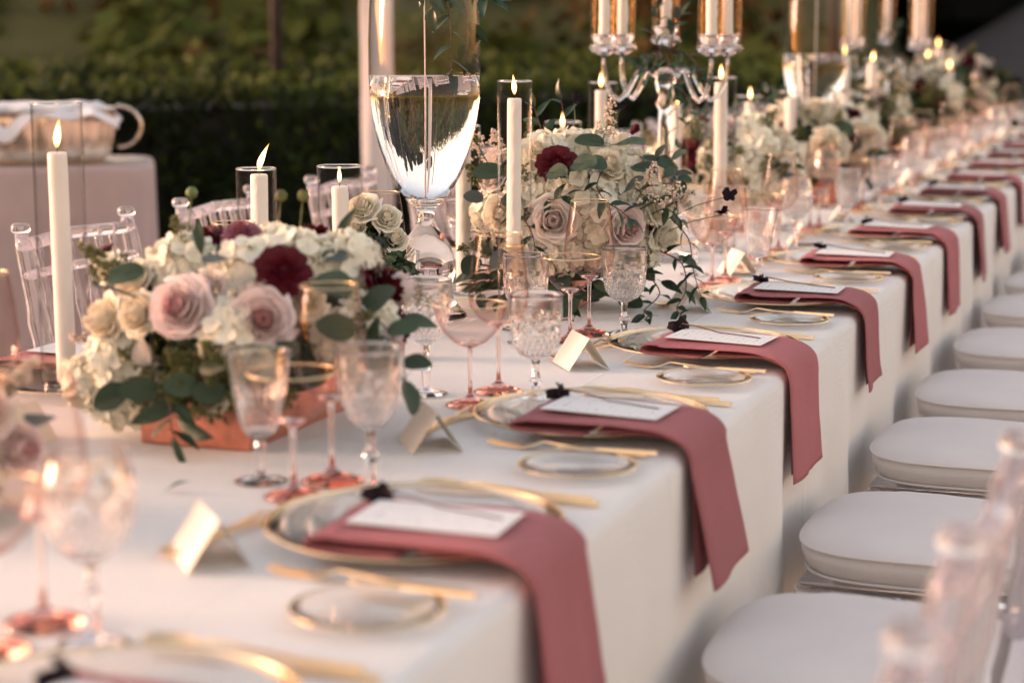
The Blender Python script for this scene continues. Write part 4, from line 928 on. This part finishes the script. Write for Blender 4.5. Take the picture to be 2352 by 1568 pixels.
def ex2(t, rr):
    # ruscus trailers across the face and down on to the cloth
    vine(t, [(.13, -.10, .29), (.14, -.17, .262), (.165, -.19, .235), (.19, -.185, .22), (.21, -.17, .20)], 'ruscus', 8, .044, rr)
    vine(t, [(.18, -.05, .25), (.235, -.10, .235), (.262, -.09, .215), (.28, -.06, .19)], 'ruscus', 6, .042, rr)
    vine(t, [(.24, .0, .19), (.285, -.02, .15), (.30, -.04, .10), (.315, -.07, .075), (.335, -.10, .045)], 'ruscus', 9, .037, rr)
    vine(t, [(.22, .0, .12), (.275, -.03, .10), (.29, -.05, .05), (.28, -.08, .018), (.30, -.12, .010)], 'ruscus', 9, .036, rr)
    vine(t, [(.20, -.06, .09), (.25, -.10, .05), (.23, -.14, .018), (.25, -.19, .010)], 'ruscus', 7, .036, rr)
    vine(t, [(.03, -.16, .24), (.055, -.20, .235), (.085, -.205, .245)], 'ruscus', 4, .05, rr)
    vine(t, [(-.01, -.15, .22), (-.0, -.20, .20), (.02, -.21, .17), (.03, -.22, .14)], 'ruscus', 5, .044, rr)
    vine(t, [(-.02, .0, .32), (-.035, -.01, .37), (-.045, -.015, .405)], 'ruscus', 5, .045, rr)
    vine(t, [(.02, .05, .32), (.0, .05, .38), (-.01, .05, .42)], 'ruscus', 3, .05, rr)
    vine(t, [(.20, .0, .30), (.235, -.02, .315), (.26, -.04, .300), (.275, -.06, .27)], 'euc', 5, .040, rr)
    for p in ((.36, .0, .235), (.355, -.02, .20), (.10, .11, .40), (.015, .06, .42), (-.06, -.19, .19)): cosmos(t, p, (p[0] * .6, p[1] * .6, p[2] * .75), rr, .9)
    for (p, d, s_) in (((.10, -.02, .33), (.3, -.1, 1), .10), ((.20, -.09, .21), (.7, -.3, .4), .11), ((.22, -.06, .20), (.9, -.1, .5), .10), ((.20, -.10, .23), (.5, -.3, .8), .09), ((-.12, -.08, .29), (-.4, -.2, 1), .10), ((-.06, -.16, .16), (-.2, -.9, .2), .08), ((-.08, -.10, .28), (-.1, -.4, 1), .09)):
        ob('astilbe', rr.choice(FL['astilbe']), t, p, eu(aim(d, rr.uniform(0, 6))), s_)
arrangement('large sharp arrangement of white hydrangea, blush roses and one burgundy ranunculus', (-1.25, 3.65, TZ), F2, L2, .215, .18, .17, 21, extra=(ex2,), nleaf=14, fill=9, box=(.06, .06, .06), lowleaf=90)

F1 = [('lav', 0.007, -0.208, 0.201, 0.080), ('cream', -0.146, -0.159, 0.168, 0.066), ('cream', -0.11, -0.137, 0.224, 0.06), ('hyd', -0.066, -0.10, 0.248, 0.091), ('hyd', 0.064, -0.108, 0.245, 0.095), ('hyd', 0.094, -0.019, 0.255, 0.104), ('hyd', 0.033, 0.034, 0.27, 0.069), ('ranun', 0.124, -0.129, 0.247, 0.056), ('ranun', -0.055, -0.02, 0.275, 0.042), ('ranun', 0.042, 0.148, 0.262, 0.055), ('dusty', 0.0, -0.018, 0.285, 0.040), ('ranun', -0.208, -0.061, 0.242, 0.038), ('lav', 0.12, -0.184, 0.186, 0.076), ('cream', -0.068, -0.196, 0.186, 0.059), ('hyd', 0.080, -0.199, 0.165, 0.080), ('hyd', -0.15, -0.152, 0.056, 0.092), ('hyd', -0.100, -0.140, 0.047, 0.095), ('hyd', 0.036, -0.163, 0.061, 0.053), ('blush', -0.177, -0.134, 0.103, 0.060), ('cream', 0.148, -0.109, 0.203, 0.053), ('hyd', 0.19, -0.09, 0.152, 0.065), ('blush', 0.032, -0.17, 0.226, 0.047), ('white', -0.182, -0.083, 0.233, 0.05), ('hyd', -0.188, -0.158, 0.065, 0.073), ('hyd', .15, .04, .25, .09), ('hyd', -.13, -.17, .10, .08), ('blush', .10, -.15, .215, .05)]
L1 = [('euc', -0.058, -0.186, 0.245, 0.046), ('grey', 0.073, -0.188, 0.238, 0.05), ('grey', -0.031, -0.258, 0.155, 0.038), ('long', -0.036, -0.183, 0.068, 0.055), ('euc', 0.122, -0.217, 0.14, 0.046), ('euc', 0.161, -0.109, 0.235, 0.060), ('grey', 0.157, 0.003, 0.25, 0.037), ('euc', -0.012, -0.238, 0.094, 0.043), ('long', 0.049, -0.234, 0.125, 0.05), ('euc', 0.222, -0.115, 0.166, 0.047), ('grey', 0.24, -0.041, 0.143, 0.060), ('euc', 0.052, -0.24, 0.104, 0.04), ('euc', 0.085, -0.225, 0.096, 0.04), ('euc', -0.065, -0.227, 0.09, 0.045), ('long', 0.02, -.22, .08, .07), ('long', .0, -.21, .05, .07)]
def ex1(t, rr):
    vine(t, [(.18, -.03, .18), (.235, -.06, .17), (.27, -.08, .135), (.29, -.10, .10)], 'euc', 6, .055, rr)
    vine(t, [(.0, -.20, .12), (.01, -.24, .09), (.015, -.25, .05), (.02, -.25, .03)], 'long', 6, .045, rr)
    for p, q in (((.045, .02, .33), 0), ((.075, .03, .33), 0), ((-.10, .02, .33), 1)):
        b = MB(); b.tube([(p[0] - .01, p[1], .25), p], [.0014, .0012], 5); b.lathe([(0, -.009), (.008, -.004), (.009, .003), (.005, .009), (0, .010)], 10, c=p); ob('seed_pod', b.mesh('seed_pod', 'filler' if not q else 'stem'), t)
    for k in range(26):
        a = rr.uniform(-2.2, -.9); p = Vector((.16 * cos(a) + .03, .19 * sin(a), rr.uniform(.06, .14))); ob('seeded_sprig', rr.choice(FL['filler']), t, p * .95, eu(aim((cos(a), sin(a), -.3 + rr.random()), 0)), .07)
arrangement('blurred near arrangement of cream and dusty pink roses and burgundy ranunculus in a copper box', (-1.28, 2.37, TZ), F1, L1, .215, .14, .145, 22, extra=(ex1,), nleaf=12, fill=6, box=(.085, .165, .062))

def auto_flowers(seed, n=22, rx=.2, rz=.16, cz=.16, kinds=None):
    rr = random.Random(seed); out_ = []
    for k in range(n):
        a = -pi / 2 + rr.uniform(-1.9, 1.9); el = -.35 + 1.5 * (k / n) ** .8
        out_.append((kinds[k % len(kinds)], rx * cos(a) * cos(el), rx * sin(a) * cos(el), cz + rz * sin(el), rr.uniform(.07, .105) * (.6 if kinds[k % len(kinds)] == 'ranun' else 1)))
    return out_
K1 = ['hyd', 'cream', 'hyd', 'white', 'hyd', 'blush', 'hyd', 'ranun']
def tall(n):
    def f(t, rr):
        for k in range(n): a = rr.uniform(0, 6.3); vine(t, [(.08 * cos(a), .08 * sin(a), .26), (.13 * cos(a), .13 * sin(a), .34), (.2 * cos(a), .2 * sin(a), .36)], 'ruscus', 5, .045, rr)
    return f
arrangement('third arrangement, ivory roses and white hydrangea behind the first candelabra', (-1.30, 5.25, TZ), [('cream', .06, -.20, .13, .11), ('hyd', .12, -.16, .19, .12), ('hyd', .16, -.12, .14, .12), ('hyd', .14, -.12, .25, .11)] + auto_flowers(31, 16, kinds=K1), [], .215, .17, .16, 31, petals=True, extra=(tall(4),))
arrangement('fourth arrangement with one large tilted white rose, right of the clear candelabra', (-1.22, 6.15, TZ), [('white', .10, -.19, .19, .12), ('cream', .17, -.1, .12, .09)] + auto_flowers(32, 20, kinds=K1), [('euc', .18, -.1, .2, .08), ('ruscus', .2, -.12, .17, .07), ('euc', .16, -.12, .24, .08)], .21, .17, .16, 32, petals=True, extra=(tall(4),), nleaf=24)
arrangement('fifth arrangement, pale roses beside the second tall glass vase', (-1.26, 7.15, TZ), auto_flowers(33, 20, kinds=['hyd', 'ranun', 'hyd', 'blush', 'white']), [], .20, .16, .17, 33, petals=False, extra=(tall(3),))
arrangement('sixth arrangement, white and burgundy flowers under the second candelabra', (-1.25, 8.35, TZ), auto_flowers(34, 22, rz=.2, cz=.22, kinds=['hyd', 'white', 'ranun', 'hyd', 'cream']), [], .21, .22, .22, 34, petals=False, extra=(tall(4),), nleaf=26)
arrangement('seventh and farthest arrangement of white and burgundy flowers', (-1.22, 9.6, TZ), auto_flowers(35, 20, rz=.2, cz=.24, kinds=['hyd', 'white', 'ranun', 'hyd', 'blush']), [], .21, .22, .24, 35, petals=False, extra=(tall(4),), nleaf=26)
arrangement('frontmost small arrangement with a pink rose at the left edge, heavily blurred', (-1.40, 1.78, TZ), [('lav', .09, -.08, .10, .085), ('blush', .12, -.03, .14, .06), ('cream', .02, -.1, .13, .07), ('hyd', .0, -.08, .07, .09), ('hyd', .11, -.05, .06, .08), ('lav', .14, .0, .09, .06)], [('grey', .1, -.1, .16, .05), ('euc', .05, -.1, .07, .05), ('euc', .12, -.06, .05, .05), ('grey', .03, -.1, .17, .05)], .10, .075, .09, 36, petals=True, box=(.045, .045, .05), fill=14, back=6, nleaf=14)

# small copper bud vases with spray roses
def bud_vase(label, x, y, seed, D=.032, hh=.085, flowers=None, sc=1.0):
    rr = random.Random(seed); t = thing('bud_vase', label, 'bud vase', (x, y, TZ), (0, 0, 0), 'copper bud vases')
    b = MB(); b.lathe([(0, 0), (.021 * sc, 0), (.023 * sc, .004), (.028 * sc, hh), (.0265 * sc, hh), (.021 * sc, .012), (0, .01)], 10); b.sm = [False] * len(b.f); ob('vase_body', b.mesh('vase_body', 'copper'), t)
    for k, (fx, fy, fz, D_) in enumerate(flowers):
        bb = MB(); bb.tube([(0, 0, hh * .6), (fx * .5, fy * .5, (hh + fz) / 2), (fx, fy, fz - .01)], .0013, 5); st = ob('flower_stem', bb.mesh('flower_stem', 'stem'), t)
        put_rose(t, 'white', (fx, fy, fz), D_, (fx * 6 + .1, fy * 6 - .5, .5), rr, True)
    foliage_mass(t, (0, 0, hh + .06), .055, .065, 420, rr, .026, low=-.9)
    for k in range(12):
        a = rr.uniform(0, 6.3); p = (.02 * cos(a), .02 * sin(a), hh + rr.uniform(0, .06)); ob('seeded_sprig', rr.choice(FL['filler'] + FL['astilbe']), t, p, eu(aim((cos(a), sin(a), 1), 0)), .06)
    for (fx, fy, fz) in ((.05, -.03, hh + .035), (.045, -.05, hh + .01), (.065, -.02, hh + .05), (-.05, -.02, hh + .03)): put_leaf(t, 'euc', (fx * .5, fy * .5, fz), (fx, fy, -.02), .05, rr)
bud_vase('small copper bud vase of white spray roses left of the big vase foot', -1.455, 3.19, 61, flowers=[(-.012, -.025, .240, .060), (.031, -.009, .220, .050), (.046, -.008, .180, .050), (.015, -.035, .152, .050), (-.022, -.032, .200, .036)])
bud_vase('second small copper bud vase, among glasses behind the middle arrangement', -1.30, 4.62, 62, flowers=[(-.03, -.02, .17, .04), (.02, -.01, .19, .04), (.01, -.04, .14, .04)])
bud_vase('third small copper bud vase, right of the near arrangement', -1.315, 2.95, 63, hh=.06, flowers=[(-.03, .0, .10, .035), (.02, .02, .11, .03)])
# fallen leaves on the cloth
o = thing('fallen_leaf', 'small curled green leaf fallen on the cloth near the copper box', 'leaf', (-1.184, 1.971, TZ + .004), (R(25), 0, R(-60)), me=LF['ruscus'][0]); o.scale = (.030,) * 3
b = MB(); b.tube([(0, 0, 0), (.012, .004, .002), (.026, 0, .001)], [.0012, .0012, .002], 5)
thing('fallen_twig', 'tiny black twig fallen on the cloth before the middle arrangement', 'twig', (-1.166, 3.43, TZ + .002), me=b.mesh('fallen_twig', 'brownstem'))

# framed table card behind the middle arrangement
t = thing('table_card', 'white table card in a thin gold frame behind the middle arrangement', 'framed card', (-1.285, 4.80, TZ), (R(-6), 0, R(18)))
b = MB(); b.smooth = False; b.box(-.056, .056, -.002, .002, .004, .152); ob('card', b.mesh('card', 'paper'), t)
for (x0, x1, z0, z1) in ((-.060, -.056, 0, .156), (.056, .060, 0, .156), (-.056, .056, 0, .004), (-.056, .056, .152, .156)):
    b = MB(); b.smooth = False; b.box(x0, x1, -.004, .004, z0, z1); ob('frame_bar', b.mesh('frame_bar', 'rim_gold'), t)

# ------------------------------------------------------------------ candles and glass cylinders
def candle_mesh(h, r, seed, drip=1.0):
    rr = random.Random(seed); b = MB(); n = 40; prof = [(0, 0), (r, 0)]
    for k in range(1, n): prof.append((r * (1.0 + .0 * k), h * k / n))
    prof += [(r * .98, h - .0015), (r * .86, h + .0005), (r * .5, h - .002), (0, h - .003)]
    aa = rr.uniform(-1.5, .3); ph = rr.uniform(0, 9)
    def fn(q, z, a):
        if q < r * .9: return q
        d = math.exp(-((a - (aa % 6.283)) ** 2) / .10) + .7 * math.exp(-((a - ((aa + 2.9) % 6.283)) ** 2) / .06)
        return q * (1 + .010 * fbm(a * 1.2, z * 30 + ph)) + drip * .0026 * d * max(0, min(1, .5 + 1.6 * fbm(z * 70 + ph, a * 2))) * (1 if z < h * .97 else .2)
    b.lathe(prof, 28, fn); return b.mesh('candle_body', 'wax')
CND = {}
def flame_mesh(lean):
    b = MB(); prof = [(0, 0), (.0022, .003), (.0043, .009), (.0052, .015), (.0046, .022), (.003, .030), (.0013, .038), (0, .044)]
    b.lathe(prof, 14); b.v = [(x + lean[0] * (z / .04) ** 1.7, y + lean[1] * (z / .04) ** 1.7, z) for x, y, z in b.v]; return b.mesh('flame', 'flame')
FM = [flame_mesh(l) for l in ((0, 0), (.005, .0), (.014, .004), (-.003, 0))]
b = MB(); b.tube([(0, 0, -.003), (.0005, 0, .005), (.0015, 0, .009)], .0008, 5); WM = b.mesh('wick', 'wick')
def candle(x, y, z, h, r, label, seed, fl=0, lean=(0, 0), fs=1.0, lit=True, group='lit ivory candles', small=False):
    key = (round(h, 2), r, seed % 4)
    if key not in CND: CND[key] = candle_mesh(h, r, seed)
    t = thing('candle', label, 'candle', (x, y, z), (lean[1] * .5, lean[0] * .5, 0), group)
    ob('candle_body', CND[key], t); ob('wick', WM, t, (0, 0, h))
    if lit: ob('flame', FM[fl], t, (0, 0, h + .006), scale=fs)
def tube_glass(x, y, z, h, r, label, name='hurricane_glass'):
    t = thing(name, label, 'glass cylinder', (x, y, z), (0, 0, 0), 'clear glass candle cylinders')
    k = ('cyl', round(h, 2), round(r, 3))
    if k not in CND:
        b = MB(); b.lathe([(r, .004), (r, h * .25), (r, h * .5), (r, h * .75), (r, h)], 56); b.lathe([(r - .002, h), (r - .002, .006)], 56); m1 = b.mesh('cylinder_wall', 'thin')
        b = MB(); b.lathe([(r - .001 + .0016 * cos(a), h + .0016 * sin(a)) for a in [2 * pi * q / 8 for q in range(9)]], 56); m2 = b.mesh('cylinder_rim', 'clear')
        b = MB(); b.lathe([(0, 0), (r * .98, 0), (r, .002), (r, .005), (r * .96, .006), (0, .006)], 40); m3 = b.mesh('cylinder_base', 'clear'); CND[k] = (m1, m2, m3)
    for nm, m_ in zip(('cylinder_wall', 'cylinder_rim', 'cylinder_base'), CND[k]): ob(nm, m_, t)
# (x, y, cylinder height, cylinder radius, candle height, candle radius, flame, flame size, where)
CL = [(-1.699, 2.53, .45, .040, .366, .0155, 1, 1.1, 'left of the near arrangement, large and blurred'),
      (-1.610, 3.02, .315, .0365, .298, .0158, 2, 1.15, 'behind the near arrangement, with a leaning flame'),
      (-1.496, 3.13, .315, .042, .271, .0150, 0, .75, 'behind the near arrangement, between two chair backs'),
      (-1.487, 3.72, .36, .038, .315, .0160, 0, .9, 'half hidden by the right side of the big vase'),
      (-1.218, 3.31, .468, .0325, .273, .0135, 3, .9, 'in a tall cylinder before the middle arrangement'),
      (-1.472, 4.66, .425, .0375, .398, .0150, 0, 1.0, 'behind the middle arrangement, under the left candelabra arms'),
      (-1.499, 4.42, .335, .046, .305, .0155, 0, 1.0, 'short and wide, just left of the candelabra stem'),
      (-1.367, 4.98, .355, .036, .342, .0145, 1, .9, 'right of the candelabra stem'),
      (-1.169, 4.70, .440, .040, .420, .0165, 0, 1.0, 'under the right candelabra arms'),
      (-1.304, 5.60, .36, .040, .335, .0150, 0, 1.0, 'behind the third arrangement with a dark bloom beside it'),
      (-1.262, 6.0, .36, .042, .335, .0185, 0, 1.0, 'left of the second tall vase'),
      (-1.258, 6.95, .455, .040, .452, .0185, 0, 1.0, 'tall, right of the second tall vase'),
      (-1.229, 7.35, .440, .040, .420, .0185, 1, 1.0, 'tall, under the left arms of the second candelabra'),
      (-1.171, 8.40, .440, .040, .416, .0180, 1, 1.0, 'under the right arms of the second candelabra'),
      (-1.229, 9.20, .49, .040, .456, .0185, 0, 1.1, 'behind the last arrangement and highest of the far ones'),
      (-1.136, 8.90, .40, .040, .360, .0190, 0, 1.1, 'rightmost beside the last arrangement')]
for k, (x, y, H, r, h, rc_, fl, fs, wh) in enumerate(CL):
    tube_glass(x, y, TZ + .0006, H, r, 'clear glass cylinder round the candle ' + wh)
    zb = TZ + .0075
    if k == 4:          # this one stands on a slim brass candlestick inside its cylinder
        st = thing('candlestick', 'slim brass candlestick inside the tallest cylinder before the middle arrangement', 'candlestick', (x, y, TZ + .007))
        b = MB(); b.lathe([(0, 0), (.024, 0), (.025, .004), (.010, .012), (.006, .03), (.009, .05), (.006, .07), (.0055, .13), (.010, .145), (.017, .150), (.017, .156), (0, .156)], 20); ob('candlestick_body', b.mesh('candlestick_body', 'gold'), st); zb = TZ + .1635
    candle(x + .003 * sin(k), y, zb, h, rc_, 'lit ivory candle ' + wh, k, fl, (R(1.0 * sin(k * 2.1)), R(.8 * cos(k * 3))), fs)

# ------------------------------------------------------------------ tall footed vases filled with water
VZ = TZ
def vase(x, y, label, s_=1.0):
    t = thing('footed_vase', label, 'vase', (x, y, VZ + .0006), (0, 0, 0), 'tall footed glass vases')
    wl = .475
    lower = [(0, .236), (.020, .2365), (.043, .242), (.059, .262), (.075, .295), (.090, .340), (.1005, .385), (.1065, .43), (.1085, wl)]
    b = MB(); b.lathe(lower + [(0, wl)], 72); ob('water_filled_bowl', b.mesh('water_filled_bowl', 'water'), t)
    b = MB(); b.lathe([(.1087, wl + .0006), (.1087, .54), (.1065, .60), (.102, .66), (.10, .70), (.105, .74)], 72); b.lathe([(.105, .74), (.098, .70), (.100, .66), (.1045, .60), (.1067, .54), (.1067, wl + .001)], 72); ob('upper_wall', b.mesh('upper_wall', 'thin'), t)
    b = MB(); b.lathe([(0, 0), (.078, 0), (.081, .004), (.078, .010), (.066, .022), (.050, .045), (.047, .06), (.056, .085), (.058, .11), (.048, .145), (.030, .17), (.0185, .19), (.016, .205), (.020, .218), (.034, .229), (.041, .2355), (0, .2355)], 56); ob('foot', b.mesh('foot', 'clear'), t)
    b = MB(); b.tube([(0, -.001, .245), (.001, 0, .45), (0, 0, .76)], .0013, 8); ob('inner_rod', b.mesh('inner_rod', 'lav_petal'), t)
vase(-1.43, 3.38, 'large water filled footed glass vase left of the middle arrangement')
vase(-1.27, 6.42, 'second water filled footed glass vase, farther down the table')
def garland(x, y, z, label, vines, seed, kind='ruscus', size=.05):
    rr = random.Random(seed); t = thing('greenery_garland', label, 'greenery', (x, y, z), group='green garlands')
    for v_ in vines: vine(t, v_[0], kind, v_[1], size, rr)
garland(-1.425, 3.375, 1.50, 'ruscus greenery trailing down inside the top of the large vase', [([(0, 0, .05), (.03, -.02, -.01), (.055, -.03, -.10), (.065, -.03, -.19), (.06, -.02, -.26)], 12), ([(0, 0, .03), (.01, -.04, -.03), (.03, -.05, -.09), (.035, -.05, -.14)], 8), ([(0, 0, .03), (.08, -.02, -.03), (.085, -.01, -.1), (.088, 0, -.17), (.085, .0, -.22)], 9), ([(0, 0, .05), (.10, -.06, -.06), (.14, -.08, -.11), (.17, -.09, -.125)], 7), ([(0, 0, .0), (-.01, -.04, -.06), (.0, -.05, -.09)], 4)], 71, size=.052)

# ------------------------------------------------------------------ glass candelabra
def candelabra(x, y, label, z_arm, seed, rot0, wh):
    rr = random.Random(seed); t = thing('candelabra', label, 'candelabra', (x, y, TZ + .0006), (0, 0, 0), 'clear glass candelabra')
    zh = z_arm
    b = MB(); b.lathe([(0, 0), (.085, 0), (.09, .005), (.07, .012), (.03, .022), (.018, .04), (0, .04)], 32); ob('base', b.mesh('base', 'clear'), t)
    b = MB(); b.lathe([(0, .0405), (.018, .0405), (.014, .07), (.020, .085), (.014, .10), (.0165, .25), (.0165, zh - .09), (.024, zh - .075), (.016, zh - .06), (.026, zh - .03), (.03, zh - .01), (.018, zh + .01), (0, zh + .012)], 10); ob('stem', b.mesh('stem', 'crystal'), t)
    R_ = .150
    for k in range(5):
        if k < 4: a = rot0 + [0, .75, pi, pi + .75][k]; Rk = R_
        else: Rk = 0
        if Rk:
            b = MB(); pts = [(Rk * f * cos(a), Rk * f * sin(a), zh + dz) for f, dz in ((.14, -.02), (.30, .012), (.45, .0), (.60, -.045), (.74, -.068), (.88, -.055), (.97, -.02), (1.0, .015), (1.0, .040))]
            b.tube(pts, .0060, 10); ob('arm', b.mesh('arm', 'crystal'), t)
        cx_, cy_ = Rk * cos(a if Rk else 0), Rk * sin(a if Rk else 0); zb = zh + .040 if Rk else zh + .06
        b = MB(); b.lathe([(0, .0), (.012, 0), (.036, .012), (.041, .017), (.040, .019), (.014, .010), (0, .010)], 8); o_ = ob('drip_pan', b.mesh('drip_pan', 'crystal'), t, (cx_, cy_, zb))
        b = MB(); b.smooth = False; b.lathe([(0, .011), (.016, .011), (.018, .018), (.030, .040), (.033, .050), (.028, .052), (.020, .046), (.018, .030), (0, .028)], 8); ob('candle_cup', b.mesh('candle_cup', 'crystal'), t, (cx_, cy_, zb))
        pos = ['front right', 'back right', 'back left', 'front left', 'centre'][k]
        zc = TZ + zb + .030
        candle(x + cx_, y + cy_, zc, .24, .0125, f'ivory candle on the {pos} arm of the {wh} candelabra' if k < 4 else f'ivory candle on the centre of the {wh} candelabra', 20 + k, 0, (R(-1.6 if cx_ > 0 else .6), 0), 1, True, 'ivory candelabra candles')
        tube_glass(x + cx_, y + cy_, TZ + zb + .0215, .34, .034, f'clear glass sleeve round the {pos} candle of the {wh} candelabra')
    return t
candelabra(-1.25, 4.46, 'clear glass candelabra with greenery, right of the big vase', .458, 81, R(-28), 'first')
candelabra(-1.24, 7.72, 'second clear glass candelabra, far down the table', .43, 82, R(-28), 'second')
def cgar(x, y, zz, seed, label):
    rr = random.Random(seed); V = []
    for k in range(9):
        a = k * .7 + .2; r_ = rr.uniform(.06, .13); V.append(([(.01 * cos(a), .01 * sin(a), rr.uniform(.02, .10)), (r_ * .6 * cos(a), r_ * .6 * sin(a), rr.uniform(.02, .09)), (r_ * cos(a), r_ * sin(a), rr.uniform(-.03, .06))], 5))
    V.append(([(.02, -.02, .0), (.04, -.04, -.05), (.045, -.05, -.12), (.03, -.05, -.20)], 9)); V.append(([(.03, .0, .0), (.06, -.02, -.04), (.075, -.02, -.10)], 6))
    V.append(([(0, -.02, .06), (-.02, -.04, .12), (-.01, -.04, .17)], 6)); V.append(([(.02, -.02, .06), (.03, -.04, .12), (.05, -.04, .16)], 6))
    garland(x, y, zz, label, V, seed, size=.042)
cgar(-1.25, 4.46, TZ + .438, 83, 'ruscus greenery wound round the arms of the first candelabra')
cgar(-1.24, 7.72, TZ + .41, 84, 'ruscus greenery wound round the arms of the second candelabra')
